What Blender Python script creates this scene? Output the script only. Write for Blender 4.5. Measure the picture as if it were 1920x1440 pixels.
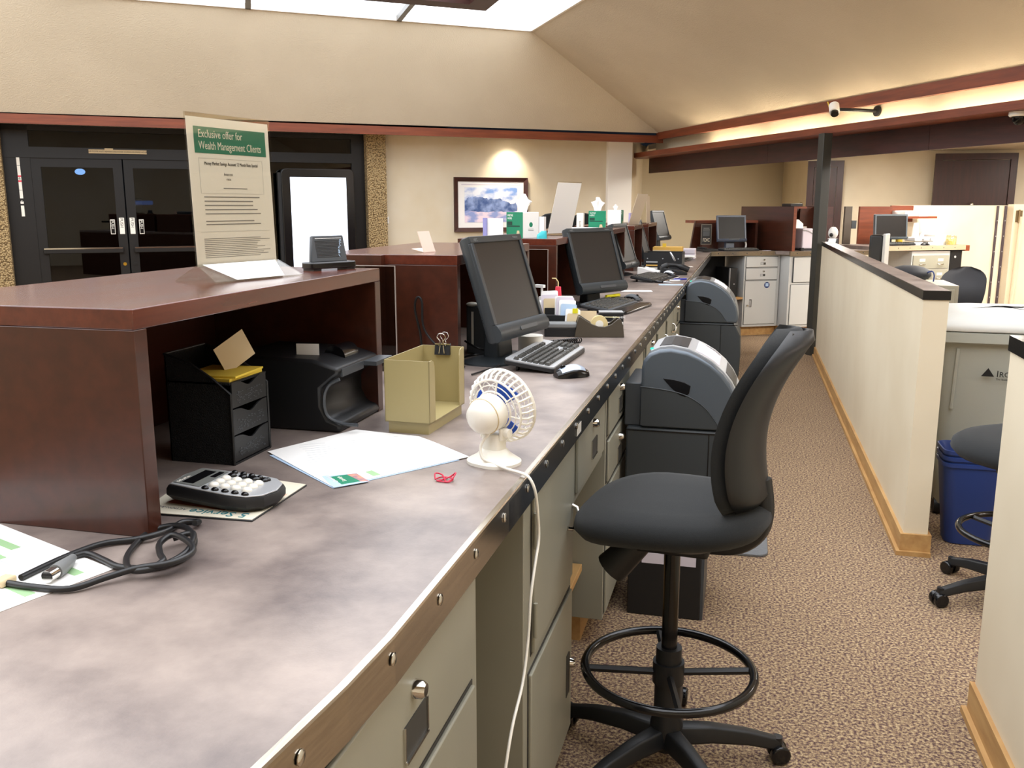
import bpy, bmesh, math, random
from mathutils import Vector, Matrix
random.seed(7)
for _o in list(bpy.data.objects): bpy.data.objects.remove(_o, do_unlink=True)
SC = bpy.context.scene
COL = SC.collection
R = math.radians
pi = math.pi

# ------------------------------------------------------------------ camera, world, exposure
cam = bpy.data.cameras.new('camera')
cam.sensor_width = 36.0
cam.lens = 1700.0 / 1920.0 * 36.0
cam.clip_start = 0.05
cam_o = bpy.data.objects.new('camera', cam)
COL.objects.link(cam_o)
cam_o.location = (0, 0, 1.485)
cam_o.rotation_euler = (R(90) - math.atan(332 / 1700.0), 0, R(14.4))
SC.camera = cam_o
SC.view_settings.view_transform = 'Standard'
SC.view_settings.look = 'None'
SC.view_settings.gamma = 1.0
SC.view_settings.use_curve_mapping = False
SC.view_settings.exposure = 0.22
W = bpy.data.worlds.new('night')
SC.world = W
W.use_nodes = True
W.node_tree.nodes['Background'].inputs[0].default_value = (0.02, 0.025, 0.035, 1)
W.node_tree.nodes['Background'].inputs[1].default_value = 0.3
SKY_E = 3.5      # luminous ceiling panels over the banking hall
COVE_E = 30.0     # cove tubes on the bulkhead shelf
LOW_E = 45.0      # fluorescent fixtures under the low ceiling behind the bulkhead

# ------------------------------------------------------------------ helpers
def T(x, y, z): return Matrix.Translation((x, y, z))
def RX(a): return Matrix.Rotation(R(a), 4, 'X')
def RY(a): return Matrix.Rotation(R(a), 4, 'Y')
def RZ(a): return Matrix.Rotation(R(a), 4, 'Z')
def lin(c):
    s = c / 255.0
    return s / 12.92 if s <= 0.04045 else ((s + 0.055) / 1.055) ** 2.4
def rgb(c): return (lin(c[0]), lin(c[1]), lin(c[2]), 1)

class MB:
    def __init__(s): s.v = []; s.f = []
    def add(s, vs, fs, M=None):
        o = len(s.v)
        s.v += [tuple(M @ Vector(p)) if M else tuple(p) for p in vs]
        s.f += [[i + o for i in f] for f in fs]
        return s
    def box(s, x0, x1, y0, y1, z0, z1, M=None):
        return s.add([(x0,y0,z0),(x1,y0,z0),(x1,y1,z0),(x0,y1,z0),(x0,y0,z1),(x1,y0,z1),(x1,y1,z1),(x0,y1,z1)],
            [(0,3,2,1),(4,5,6,7),(0,1,5,4),(1,2,6,5),(2,3,7,6),(3,0,4,7)], M)
    def prism(s, poly, z0, z1, M=None):
        n = len(poly)
        return s.add([(p[0],p[1],z0) for p in poly] + [(p[0],p[1],z1) for p in poly],
            [list(range(n))[::-1], list(range(n, 2*n))] + [(i,(i+1)%n,(i+1)%n+n,i+n) for i in range(n)], M)
    def prof(s, poly, y0, y1, M=None):     # poly in x,z extruded along y
        n = len(poly)
        return s.add([(p[0],y0,p[1]) for p in poly] + [(p[0],y1,p[1]) for p in poly],
            [list(range(n)), list(range(n, 2*n))[::-1]] + [((i+1)%n,i,i+n,(i+1)%n+n) for i in range(n)], M)
    def loft(s, loops, cap=True, M=None):
        n = len(loops[0]); vs = [p for l in loops for p in l]; fs = []
        for k in range(len(loops)-1):
            for i in range(n):
                j = (i+1) % n
                fs.append((k*n+i, k*n+j, (k+1)*n+j, (k+1)*n+i))
        if cap:
            fs.append(list(range(n))[::-1]); fs.append([(len(loops)-1)*n+i for i in range(n)])
        return s.add(vs, fs, M)
    def cyl(s, a, b, r, r2=None, n=14, M=None):
        a = Vector(a); b = Vector(b); r2 = r if r2 is None else r2
        d = (b-a).normalized(); x = d.orthogonal().normalized(); y = d.cross(x)
        L = [[tuple(c + (x*math.cos(2*pi*i/n) + y*math.sin(2*pi*i/n))*q) for i in range(n)] for c, q in ((a,r),(b,r2))]
        return s.loft(L, True, M)
    def tube(s, pts, r, n=8, closed=False, M=None):
        P = [Vector(p) for p in pts]; N = len(P); loops = []; x = None
        for i in range(N):
            if closed: d = P[(i+1)%N] - P[i-1]
            else: d = P[min(i+1,N-1)] - P[max(i-1,0)]
            d.normalize()
            if x is None: x = d.orthogonal().normalized()
            x = (x - d*x.dot(d))
            x = x.normalized() if x.length > 1e-6 else d.orthogonal().normalized()
            y = d.cross(x)
            rr = r[i] if isinstance(r, (list, tuple)) else r
            loops.append([tuple(P[i] + (x*math.cos(2*pi*k/n) + y*math.sin(2*pi*k/n))*rr) for k in range(n)])
        if closed: loops.append(loops[0])
        return s.loft(loops, not closed, M)
    def lathe(s, pr, n=24, M=None):
        loops = [[(r*math.cos(2*pi*i/n), r*math.sin(2*pi*i/n), z) for i in range(n)] for r, z in pr]
        return s.loft(loops, True, M)
    def ell(s, c, rx, ry, rz, nu=16, nv=9, M=None):
        loops = []
        for k in range(1, nv):
            a = pi*k/nv - pi/2
            loops.append([(c[0]+rx*math.cos(a)*math.cos(2*pi*i/nu), c[1]+ry*math.cos(a)*math.sin(2*pi*i/nu), c[2]+rz*math.sin(a)) for i in range(nu)])
        return s.loft(loops, True, M)
    def torus(s, c, Rr, r, n=32, m=8, M=None):
        return s.tube([(c[0]+Rr*math.cos(2*pi*i/n), c[1]+Rr*math.sin(2*pi*i/n), c[2]) for i in range(n)], r, m, True, M)

def rrect(w, d, r, n=4, cx=0, cy=0):
    out = []
    for k, (sx, sy) in enumerate(((1,1),(-1,1),(-1,-1),(1,-1))):
        for i in range(n+1):
            a = pi/2*k + pi/2*i/n
            out.append((cx + sx*(w/2-r) + r*math.cos(a), cy + sy*(d/2-r) + r*math.sin(a)))
    return out
def spline(pts, n=8):
    P = [Vector(p) for p in pts]; out = []
    for i in range(len(P)-1):
        p0 = P[max(i-1,0)]; p1 = P[i]; p2 = P[i+1]; p3 = P[min(i+2,len(P)-1)]
        for k in range(n):
            t = k/n
            out.append(0.5*((2*p1) + (p2-p0)*t + (2*p0-5*p1+4*p2-p3)*t*t + (3*p1-p0-3*p2+p3)*t**3))
    out.append(P[-1])
    return [tuple(p) for p in out]

def ob(name, mb, m, parent=None, loc=(0,0,0), rz=0, smooth=0, bev=0, seg=2, kind=None, label=None):
    me = bpy.data.meshes.new(name)
    me.from_pydata(mb.v, [], mb.f)
    bm = bmesh.new(); bm.from_mesh(me)
    bmesh.ops.recalc_face_normals(bm, faces=bm.faces)
    bm.to_mesh(me); bm.free()
    if smooth:
        me.shade_smooth(); me.set_sharp_from_angle(angle=R(smooth))
    me.materials.append(m)
    o = bpy.data.objects.new(name, me)
    COL.objects.link(o)
    if parent: o.parent = parent
    o.location = loc; o.rotation_euler = (0, 0, R(rz))
    if bev:
        b = o.modifiers.new('bevel', 'BEVEL'); b.width = bev; b.segments = seg; b.limit_method = 'ANGLE'; b.angle_limit = R(35)
        me.shade_smooth()
        me.set_sharp_from_angle(angle=R(80) if seg > 1 else R(40))
    if kind: o['kind'] = kind
    if label: o['label'] = label
    return o
def tag(o, label, cat, group=None, kind=None):
    o['label'] = label; o['category'] = cat
    if group: o['group'] = group
    if kind: o['kind'] = kind
    return o
def thing(name, label, cat, loc=(0,0,0), rz=0, group=None):
    o = bpy.data.objects.new(name, None)
    o.empty_display_size = 0.05
    COL.objects.link(o); o.location = loc; o.rotation_euler = (0,0,R(rz))
    return tag(o, label, cat, group)
def dup(root, loc, rz=0, label=None, group=None):
    r = root.copy(); COL.objects.link(r); r.location = loc; r.rotation_euler = (0,0,R(rz))
    if label: r['label'] = label
    if group: r['group'] = group
    for ch in list(root.children):
        c = ch.copy(); COL.objects.link(c); c.parent = r
        for g in list(ch.children):
            d = g.copy(); COL.objects.link(d); d.parent = c
    return r
def struct(name, mb, m, loc=(0,0,0), rz=0, parent=None, bev=0, label=None, smooth=0):
    o = ob(name, mb, m, parent, loc, rz, bev=bev, smooth=smooth)
    if not parent: o['kind'] = 'structure'
    if label: o['label'] = label
    return o
def text(name, s, size, m, parent, M, ext=0.0003, align='LEFT', sx=1.0, spacing=1.0, kind=None):
    cu = bpy.data.curves.new(name, 'FONT'); cu.body = s; cu.size = size; cu.extrude = ext; cu.align_x = align
    cu.resolution_u = 2; cu.space_character = spacing
    o = bpy.data.objects.new(name, cu); COL.objects.link(o)
    dg = bpy.context.evaluated_depsgraph_get()
    me = bpy.data.meshes.new_from_object(o.evaluated_get(dg))
    bpy.data.objects.remove(o, do_unlink=True); bpy.data.curves.remove(cu)
    me.transform(M @ Matrix.Diagonal((sx,1,1,1)))
    me.materials.clear(); me.materials.append(m)
    q = bpy.data.objects.new(name, me); COL.objects.link(q)
    if parent: q.parent = parent
    return q

# ------------------------------------------------------------------ materials
def nodes(m):
    m.use_nodes = True
    nt = m.node_tree
    return nt, nt.nodes['Principled BSDF']
def mat(name, c, rough=0.5, metal=0.0, spec=0.5, c2=None, scale=6.0, detail=3.0, lo=0.35, hi=0.65, stretch=None,
        bump=0.0, bscale=200.0, coat=0.0, emit=None, es=0.0, alpha=1.0, sheen=0.0, rvar=0.0):
    m = bpy.data.materials.new(name); nt, b = nodes(m); L = nt.links; N = nt.nodes
    b.inputs['Base Color'].default_value = rgb(c)
    b.inputs['Roughness'].default_value = rough; b.inputs['Metallic'].default_value = metal
    b.inputs['Specular IOR Level'].default_value = spec
    b.inputs['Coat Weight'].default_value = coat; b.inputs['Coat Roughness'].default_value = 0.12
    if sheen: b.inputs['Sheen Weight'].default_value = sheen
    tc = N.new('ShaderNodeTexCoord'); mp = N.new('ShaderNodeMapping')
    L.new(tc.outputs['Object'], mp.inputs['Vector'])
    if stretch: mp.inputs['Scale'].default_value = stretch
    if c2:
        n = N.new('ShaderNodeTexNoise'); n.inputs['Scale'].default_value = scale; n.inputs['Detail'].default_value = detail
        n.inputs['Roughness'].default_value = 0.6
        L.new(mp.outputs[0], n.inputs['Vector'])
        r = N.new('ShaderNodeValToRGB'); r.color_ramp.elements[0].position = lo; r.color_ramp.elements[1].position = hi
        r.color_ramp.elements[0].color = rgb(c); r.color_ramp.elements[1].color = rgb(c2)
        L.new(n.outputs['Fac'], r.inputs[0]); L.new(r.outputs[0], b.inputs['Base Color'])
        if rvar:
            mr = N.new('ShaderNodeMapRange'); mr.inputs[3].default_value = rough-rvar; mr.inputs[4].default_value = rough+rvar
            L.new(n.outputs['Fac'], mr.inputs[0]); L.new(mr.outputs[0], b.inputs['Roughness'])
    if bump:
        n2 = N.new('ShaderNodeTexNoise'); n2.inputs['Scale'].default_value = bscale; n2.inputs['Detail'].default_value = 2
        L.new(mp.outputs[0], n2.inputs['Vector'])
        bp = N.new('ShaderNodeBump'); bp.inputs['Strength'].default_value = bump; bp.inputs['Distance'].default_value = 0.01
        L.new(n2.outputs['Fac'], bp.inputs['Height']); L.new(bp.outputs[0], b.inputs['Normal'])
    if emit:
        b.inputs['Emission Color'].default_value = rgb(emit); b.inputs['Emission Strength'].default_value = es
    return m
def glass(name, tint=(235,240,238), rough=0.02, clear=0.9):
    m = bpy.data.materials.new(name); m.use_nodes = True; nt = m.node_tree; N = nt.nodes; L = nt.links
    N.clear()
    out = N.new('ShaderNodeOutputMaterial'); mix = N.new('ShaderNodeMixShader'); tr = N.new('ShaderNodeBsdfTransparent')
    gl = N.new('ShaderNodeBsdfGlossy'); lw = N.new('ShaderNodeLayerWeight'); lw.inputs[0].default_value = 0.5
    pw = N.new('ShaderNodeMath'); pw.operation = 'POWER'; pw.inputs[1].default_value = 5.0; L.new(lw.outputs['Facing'], pw.inputs[0])
    fr = N.new('ShaderNodeMath'); fr.operation = 'MULTIPLY_ADD'; fr.inputs[1].default_value = 0.96; fr.inputs[2].default_value = 0.04; L.new(pw.outputs[0], fr.inputs[0])
    gl.inputs['Roughness'].default_value = rough
    tr.inputs['Color'].default_value = tuple(x*clear for x in rgb(tint)[:3]) + (1,)
    L.new(fr.outputs[0], mix.inputs[0]); L.new(tr.outputs[0], mix.inputs[1]); L.new(gl.outputs[0], mix.inputs[2])
    L.new(mix.outputs[0], out.inputs[0])
    return m
def emis(name, c, s):
    return mat(name, (0,0,0), emit=c, es=s, spec=0)

def carpet_mat():
    m = bpy.data.materials.new('carpet'); nt, b = nodes(m); N = nt.nodes; L = nt.links
    tc = N.new('ShaderNodeTexCoord')
    n = N.new('ShaderNodeTexNoise'); n.inputs['Scale'].default_value = 105; n.inputs['Detail'].default_value = 3; n.inputs['Roughness'].default_value = 0.65
    L.new(tc.outputs['Object'], n.inputs['Vector'])
    r = N.new('ShaderNodeValToRGB'); cr = r.color_ramp
    cr.elements[0].position = 0.36; cr.elements[0].color = rgb((84,64,64))
    cr.elements[1].position = 0.66; cr.elements[1].color = rgb((206,183,146))
    e = cr.elements.new(0.44); e.color = rgb((116,94,86))
    e = cr.elements.new(0.53); e.color = rgb((164,139,108))
    L.new(n.outputs['Fac'], r.inputs[0])
    n2 = N.new('ShaderNodeTexNoise'); n2.inputs['Scale'].default_value = 2.2; n2.inputs['Detail'].default_value = 2
    L.new(tc.outputs['Object'], n2.inputs['Vector'])
    mx = N.new('ShaderNodeMixRGB'); mx.blend_type = 'MULTIPLY'; mx.inputs[0].default_value = 0.16
    L.new(r.outputs[0], mx.inputs[1]); L.new(n2.outputs['Fac'], mx.inputs[2])
    L.new(mx.outputs[0], b.inputs['Base Color'])
    b.inputs['Roughness'].default_value = 0.95; b.inputs['Specular IOR Level'].default_value = 0.1
    bp = N.new('ShaderNodeBump'); bp.inputs['Strength'].default_value = 0.8; bp.inputs['Distance'].default_value = 0.006
    L.new(n.outputs['Fac'], bp.inputs['Height']); L.new(bp.outputs[0], b.inputs['Normal'])
    return m
def pebble_mat():
    m = bpy.data.materials.new('exposed_aggregate'); nt, b = nodes(m); N = nt.nodes; L = nt.links
    tc = N.new('ShaderNodeTexCoord')
    v = N.new('ShaderNodeTexVoronoi'); v.inputs['Scale'].default_value = 60
    L.new(tc.outputs['Object'], v.inputs['Vector'])
    r = N.new('ShaderNodeValToRGB'); r.color_ramp.elements[0].color = rgb((190,164,118)); r.color_ramp.elements[1].color = rgb((112,90,58))
    r.color_ramp.elements[0].position = 0.40; r.color_ramp.elements[1].position = 0.75
    L.new(v.outputs['Distance'], r.inputs[0]); L.new(r.outputs[0], b.inputs['Base Color'])
    bp = N.new('ShaderNodeBump'); bp.invert = True; bp.inputs['Strength'].default_value = 1; bp.inputs['Distance'].default_value = 0.02
    L.new(v.outputs['Distance'], bp.inputs['Height']); L.new(bp.outputs[0], b.inputs['Normal'])
    b.inputs['Roughness'].default_value = 0.9
    return m
def painting_mat():
    m = bpy.data.materials.new('watercolour_print'); nt, b = nodes(m); N = nt.nodes; L = nt.links
    tc = N.new('ShaderNodeTexCoord'); sp = N.new('ShaderNodeSeparateXYZ'); L.new(tc.outputs['Object'], sp.inputs[0])
    n = N.new('ShaderNodeTexNoise'); n.inputs['Scale'].default_value = 4.5; n.inputs['Detail'].default_value = 4
    mp = N.new('ShaderNodeMapping'); mp.inputs['Scale'].default_value = (1,1,1.8); L.new(tc.outputs['Object'], mp.inputs[0]); L.new(mp.outputs[0], n.inputs['Vector'])
    sky = N.new('ShaderNodeValToRGB'); sky.color_ramp.elements[0].position = 0.38; sky.color_ramp.elements[0].color = rgb((130,165,225))
    sky.color_ramp.elements[1].position = 0.56; sky.color_ramp.elements[1].color = rgb((238,242,252)); L.new(n.outputs['Fac'], sky.inputs[0])
    n3 = N.new('ShaderNodeTexNoise'); n3.inputs['Scale'].default_value = 9; n3.inputs['Detail'].default_value = 5; L.new(tc.outputs['Object'], n3.inputs['Vector'])
    tre = N.new('ShaderNodeValToRGB'); tre.color_ramp.elements[0].position = 0.4; tre.color_ramp.elements[0].color = rgb((78,100,150))
    tre.color_ramp.elements[1].position = 0.62; tre.color_ramp.elements[1].color = rgb((150,170,215)); L.new(n3.outputs['Fac'], tre.inputs[0])
    gr = N.new('ShaderNodeValToRGB'); gr.color_ramp.elements[0].position = 0.42; gr.color_ramp.elements[0].color = rgb((150,165,215))
    gr.color_ramp.elements[1].position = 0.58; gr.color_ramp.elements[1].color = rgb((240,222,236)); L.new(n.outputs['Fac'], gr.inputs[0])
    # tree band between ragged edges in local z (0 = picture centre)
    def thresh(zv, amp, noise):
        a = N.new('ShaderNodeMath'); a.operation = 'MULTIPLY_ADD'; L.new(noise.outputs['Fac'], a.inputs[0]); a.inputs[1].default_value = amp; L.new(sp.outputs['Z'], a.inputs[2])
        g = N.new('ShaderNodeMath'); g.operation = 'GREATER_THAN'; L.new(a.outputs[0], g.inputs[0]); g.inputs[1].default_value = zv + amp*0.5
        return g
    n4 = N.new('ShaderNodeTexNoise'); n4.inputs['Scale'].default_value = 5; n4.inputs['Detail'].default_value = 3; L.new(tc.outputs['Object'], n4.inputs['Vector'])
    g1 = thresh(0.07, 0.35, n4); g2 = thresh(-0.09, 0.1, n4)
    m1 = N.new('ShaderNodeMixRGB'); L.new(g1.outputs[0], m1.inputs[0]); L.new(tre.outputs[0], m1.inputs[1]); L.new(sky.outputs[0], m1.inputs[2])
    m2 = N.new('ShaderNodeMixRGB'); L.new(g2.outputs[0], m2.inputs[0]); L.new(gr.outputs[0], m2.inputs[1]); L.new(m1.outputs[0], m2.inputs[2])
    L.new(m2.outputs[0], b.inputs['Base Color']); b.inputs['Roughness'].default_value = 0.25
    return m

M_carpet = carpet_mat()
M_pebble = pebble_mat()
M_paint = painting_mat()
M_wall = mat('cream_wall', (220,209,186), 0.85, c2=(214,200,172), scale=1.5, bump=0.12, bscale=140)
M_half = mat('cream_laminate', (232,220,194), 0.45, c2=(222,208,180), scale=1.2, bump=0.02)
M_white = mat('white_paint', (240,236,228), 0.7)
M_ceil = mat('beige_plaster', (208,195,171), 0.95, c2=(200,187,163), scale=0.8, bump=0.5, bscale=90)
M_lowc = mat('low_ceiling', (214,204,186), 0.9)
M_wood = mat('mahogany_laminate', (70,33,20), 0.30, c2=(57,27,16), scale=3, stretch=(9,1,9), detail=5, coat=0.15)  # mahogany with the shade of the end panels put into its colour
M_woodx = mat('mahogany_laminate_lit_top', (100,46,30), 0.22, c2=(70,31,21), scale=3.0, stretch=(9,0.9,9), detail=6, lo=0.3, hi=0.7, coat=0.35, rvar=0.05)  # lighter copy for hutch tops, lit tone put into the colour
M_trim = mat('red_wood_trim', (132,66,38), 0.45, c2=(108,52,31), scale=3, stretch=(0.7,9,9), detail=5)
M_dark = mat('dark_wood', (70,34,28), 0.5, c2=(54,27,23), scale=3, stretch=(1,8,8))
M_tan = mat('oak_baseboard', (196,156,100), 0.5, c2=(176,134,82), scale=4, stretch=(6,1,6))
M_lam = mat('mottled_counter_laminate', (98,87,84), 0.34, c2=(156,142,133), scale=5.5, detail=6, lo=0.3, hi=0.68, stretch=(1,1,1), bump=0.03, bscale=300, rvar=0.06)
M_steel = mat('stainless_edging', (196,188,174), 0.22, metal=1.0, c2=(180,172,160), scale=4, stretch=(40,1,40))
M_edged = mat('dark_edging', (38,40,44), 0.25, metal=0.5)  # darker tone for the edging past its near stretch
M_chrome = mat('chrome', (215,212,205), 0.12, metal=1.0)
M_cab = mat('grey_enamel_steel', (156,154,138), 0.42, c2=(149,147,132), scale=2, bump=0.015, bscale=500)
M_cabL = mat('pale_grey_enamel_steel', (196,197,194), 0.42)
M_cabin = mat('cabinet_inside', (60,58,54), 0.7)
M_black = mat('black_plastic', (22,23,25), 0.45, bump=0.04, bscale=900)
M_blackg = mat('glossy_black_plastic', (14,14,16), 0.18)
M_screen = mat('lcd_off', (26,23,22), 0.42, spec=0.35)
M_mon = mat('charcoal_plastic', (44,50,54), 0.42, bump=0.03, bscale=900)
M_mon2 = mat('slate_blue_bezel', (72,80,96), 0.35)
M_grey = mat('grey_plastic', (120,122,122), 0.5)
M_dgrey = mat('dark_grey_plastic', (66,70,74), 0.45, bump=0.03, bscale=700)
M_mach = mat('charcoal_machine_enamel', (92,100,108), 0.34, metal=0.45)
M_mach2 = mat('charcoal_machine_body', (52,56,58), 0.5, bump=0.03, bscale=600)
M_silver = mat('silver_plastic', (186,188,190), 0.32, metal=0.35)
M_keys = mat('black_keys', (58,57,53), 0.42)
M_fabric = mat('charcoal_fabric', (24,27,28), 0.95, sheen=0.1, c2=(19,21,22), scale=300, bump=0.3, bscale=900)
M_paper = mat('white_paper', (244,243,240), 0.7)
M_paperb = mat('bluish_paper', (176,200,226), 0.6)
M_ink = mat('ink_grey', (110,110,112), 0.8)
M_inkl = mat('pale_ink', (188,190,194), 0.8)
M_inkk = mat('black_ink', (20,20,20), 0.7)
M_green = mat('bank_green', (52,128,106), 0.55)
M_greenl = mat('pale_green_print', (150,186,138), 0.6)
M_greenb = mat('tissue_box_green', (10,128,92), 0.5)
M_greend = mat('dark_green_print', (6,60,46), 0.5)
M_ivory = mat('ivory_plastic', (242,238,226), 0.28)
M_blue = mat('blue_fan_blade', (24,82,190), 0.4)
M_beige = mat('tan_enamel_steel', (166,152,106), 0.38)
M_red = mat('red_rubber', (200,40,70), 0.4)
M_pink = mat('coral_red_plastic', (238,70,90), 0.5)
M_yel = mat('yellow_plastic', (236,226,40), 0.4)
M_yelp = mat('yellow_paper', (216,186,60), 0.8)
M_manila = mat('manila_card', (208,188,150), 0.8)
M_gold = mat('ochre_card', (214,170,84), 0.8)
M_brown = mat('bronze_brown_plastic', (74,66,54), 0.4)
M_bluebin = mat('navy_blue_plastic', (34,58,120), 0.45)
M_bin = mat('grey_polyethylene', (168,170,160), 0.5, bump=0.05, bscale=200)
M_binl = mat('pale_grey_polyethylene', (206,206,200), 0.42)
M_lilac = mat('pale_lilac_plastic', (214,206,216), 0.5)
M_teal = mat('aqua_plastic', (60,190,200), 0.35)
M_mesh = mat('black_wire_mesh', (16,16,17), 0.5, metal=0.3, bump=0.9, bscale=500)
M_door = mat('bronze_aluminium', (21,19,18), 0.4, metal=0.2)
M_doorw = mat('dark_walnut_door', (62,30,25), 0.4, c2=(50,25,21), scale=3, stretch=(9,9,1))
M_acr = glass('clear_acrylic', (250,248,242), 0.03, 0.96)
M_gls = glass('smoked_glass', (210,205,195), 0.01, 0.75)
M_dglass = glass('night_door_glass', (120,120,125), 0.01, 0.55)
M_dome = glass('camera_dome', (120,120,120), 0.02, 0.5)
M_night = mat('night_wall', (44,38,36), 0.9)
M_tape = mat('clear_tape', (226,206,150), 0.3)
M_mat = mat('grey_rubber_mat', (112,114,116), 0.8, bump=0.6, bscale=60)
M_gold2 = mat('brass', (200,160,60), 0.3, metal=1)
M_sky = emis('luminous_panel', (248,250,255), SKY_E)
M_cove = emis('cove_tube', (255,238,205), COVE_E)
M_low = emis('fluorescent_diffuser', (255,249,240), LOW_E)
M_kiosk = emis('kiosk_screen', (236,242,255), 2.2)
M_bluel = emis('blue_lamp', (150,205,255), 70.0)
M_blues = emis('blue_lit_sign', (60,150,255), 5.0)
M_tube = emis('white_tube', (190,200,255), 2.0)
M_led = emis('green_led', (80,230,200), 1.2)
M_cable = mat('black_cable', (26,26,27), 0.38)
M_wire = mat('yellow_cable', (230,200,70), 0.5)
# ================================================================== THE SETTING
struct('floor', MB().box(-13, 9, -7, 20, -0.1, 0), M_carpet)
U53 = Vector((math.sin(R(53)), math.cos(R(53)), 0))
D2 = Vector((math.sin(R(-30.5)), math.cos(R(-30.5)), 0))
KS = Vector((-2.691, 11.485, 3.6))
CP = Vector((-1.28, 13.26, 2.5))
BW = (-7.982, 8.739, 0)       # back wall frame: local x along the wall, local y into the wall
BR = 37
def bw(s, y, z): return Matrix.Translation(BW) @ RZ(BR) @ Vector((s, y, z))
# --- back wall pieces
struct('wall_back', MB().box(4.20, 7.50, 0, 0.12, 0, 2.42), M_wall, BW, BR)
struct('wall_pilaster', MB().box(7.48, 7.87, -0.06, 0.12, 0, 2.42), M_white, BW, BR)
struct('wall_back_header', MB().box(-4.0, 4.2, 0.06, 0.2, 2.36, 2.6), M_dark, BW, BR)
struct('trim_1', MB().box(-4.0, 8.14, -0.44, -0.40, 2.366, 2.466), M_trim, BW, BR)
struct('trim_2', MB().box(-4.0, 8.10, -0.40, 0.10, 2.395, 2.42), M_white, BW, BR, label='white soffit ledge behind the red wood trim')
for nm, s0, s1, y0 in (('column', -1.3, -0.13, -0.12), ('column', 3.965, 4.215, -0.14)):
    c = ob(nm, MB().box(s0, s1, y0, 0.35, 0, 2.39), M_pebble, None, BW, BR)
    tag(c, 'tan exposed-aggregate column beside the height strip and glass doors' if s0 < 0 else 'tan exposed-aggregate column between lit display and cream wall', 'column')
struct('wall_jamb', MB().box(3.80, 3.965, 0.0, 0.3, 0, 2.39), M_door, BW, BR)
# --- entrance: two glass doors, transom and side light
fr = MB().box(-0.13, 0.14, 0, 0.12, 0, 2.39).box(2.06, 2.2, 0, 0.12, 0, 2.39).box(-0.13, 3.80, -0.01, 0.12, 2.03, 2.15).box(-0.13, 3.80, 0, 0.12, 2.33, 2.39)
struct('window_frame_1', fr, M_door, BW, BR)
def door(name, s0, s1, hand):
    b = thing(name, 'dark bronze glass entrance door', 'door', BW, BR)
    del b['category']; b['kind'] = 'structure'; del b['label']
    ob('stile', MB().box(s0, s0+0.10, 0.01, 0.06, 0, 2.03), M_door, b); ob('stile', MB().box(s1-0.10, s1, 0.01, 0.06, 0, 2.03), M_door, b)
    ob('rail', MB().box(s0+0.10, s1-0.10, 0.01, 0.06, 1.93, 2.03), M_door, b); ob('rail', MB().box(s0+0.10, s1-0.10, 0.01, 0.06, 0, 0.25), M_door, b)
    ob('pane', MB().box(s0+0.10, s1-0.10, 0.03, 0.036, 0.25, 1.93), M_dglass, b)
    p = ob('push_bar', MB().box(s0+0.05, s1-0.05, -0.06, -0.02, 0.955, 1.02), M_door, b, bev=0.006)
    ob('bar_edge', MB().box(s0+0.06, s1-0.06, -0.063, -0.055, 1.004, 1.02), M_chrome, p)
    sx = s1-0.05 if hand > 0 else s0+0.05
    q = ob('push_plate', MB().box(sx-0.028, sx+0.028, 0.004, 0.01, 1.17, 1.36), M_ivory, b, bev=0.008)
    text('lettering', 'PUSH', 0.046, M_inkk, q, T(sx-0.016, 0.0035, 1.355) @ RX(90) @ RZ(-90), 0.0003)
    sx2 = sx - hand*0.10
    q = ob('push_plate', MB().box(sx2-0.026, sx2+0.026, -0.004, 0.0, 1.17, 1.34), M_ivory, b, bev=0.008)
    ob('push_plate_field', MB().box(sx2-0.02, sx2+0.02, -0.005, -0.003, 1.178, 1.332), M_blackg, q)
    text('lettering', 'PUSH', 0.042, M_ivory, q, T(sx2-0.015, -0.0055, 1.33) @ RX(90) @ RZ(-90), 0.0003)
    ob('lock', MB().cyl((sx, 0.0, 0.82), (sx, 0.02, 0.82), 0.02), M_gold2 if hand > 0 else M_door, b, smooth=40)
door('door_1', 0.14, 1.09, 1)
door('door_2', 1.105, 2.06, -1)
struct('window_1', MB().box(2.2, 3.80, 0.03, 0.036, 0.0, 2.03), M_dglass, BW, BR)
struct('window_2', MB().box(-0.13, 3.80, 0.03, 0.036, 2.15, 2.33), M_dglass, BW, BR)
# vestibule behind the doors (night)
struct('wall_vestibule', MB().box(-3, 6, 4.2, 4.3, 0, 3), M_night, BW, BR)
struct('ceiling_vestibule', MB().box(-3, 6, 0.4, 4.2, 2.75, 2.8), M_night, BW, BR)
v = thing('wall_lamp', 'small bluish lamp glowing in the dark entrance lobby', 'lamp', bw(0.521, 3.0, 1.983), BR)
ob('bulb', MB().ell((0,0,0), 0.07, 0.05, 0.045), M_bluel, v, smooth=60); ob('bracket', MB().box(-0.02,0.02,0,0.3,-0.02,0.02), M_door, v)
v = thing('lit_sign', 'small blue backlit sign beyond the glass door', 'sign', bw(1.34, 3.0, 1.545), BR)
ob('sign_face', MB().box(-0.12, 0.13, 0, 0.03, -0.03, 0.03), M_blues, v, bev=0.01); ob('bracket', MB().box(-0.1,0.1,0.03,0.3,-0.01,0.01), M_door, v)
for z, w in ((1.21, .22), (1.36, .22)):
    pass
v = thing('lobby_desk', 'dark red desk standing in the unlit entrance lobby', 'desk', bw(1.95, 3.3, 0), BR)
ob('desk_body', MB().box(-0.4, 0.7, 0, 0.6, 0, 1.35), mat('dim_red', (96,32,30), 0.5), v); ob('desk_trim', MB().box(-0.25, 0.15, -0.02, 0.0, 1.2, 1.21).box(-0.25,0.15,-0.02,0,1.02,1.03), M_silver, v)
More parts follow.
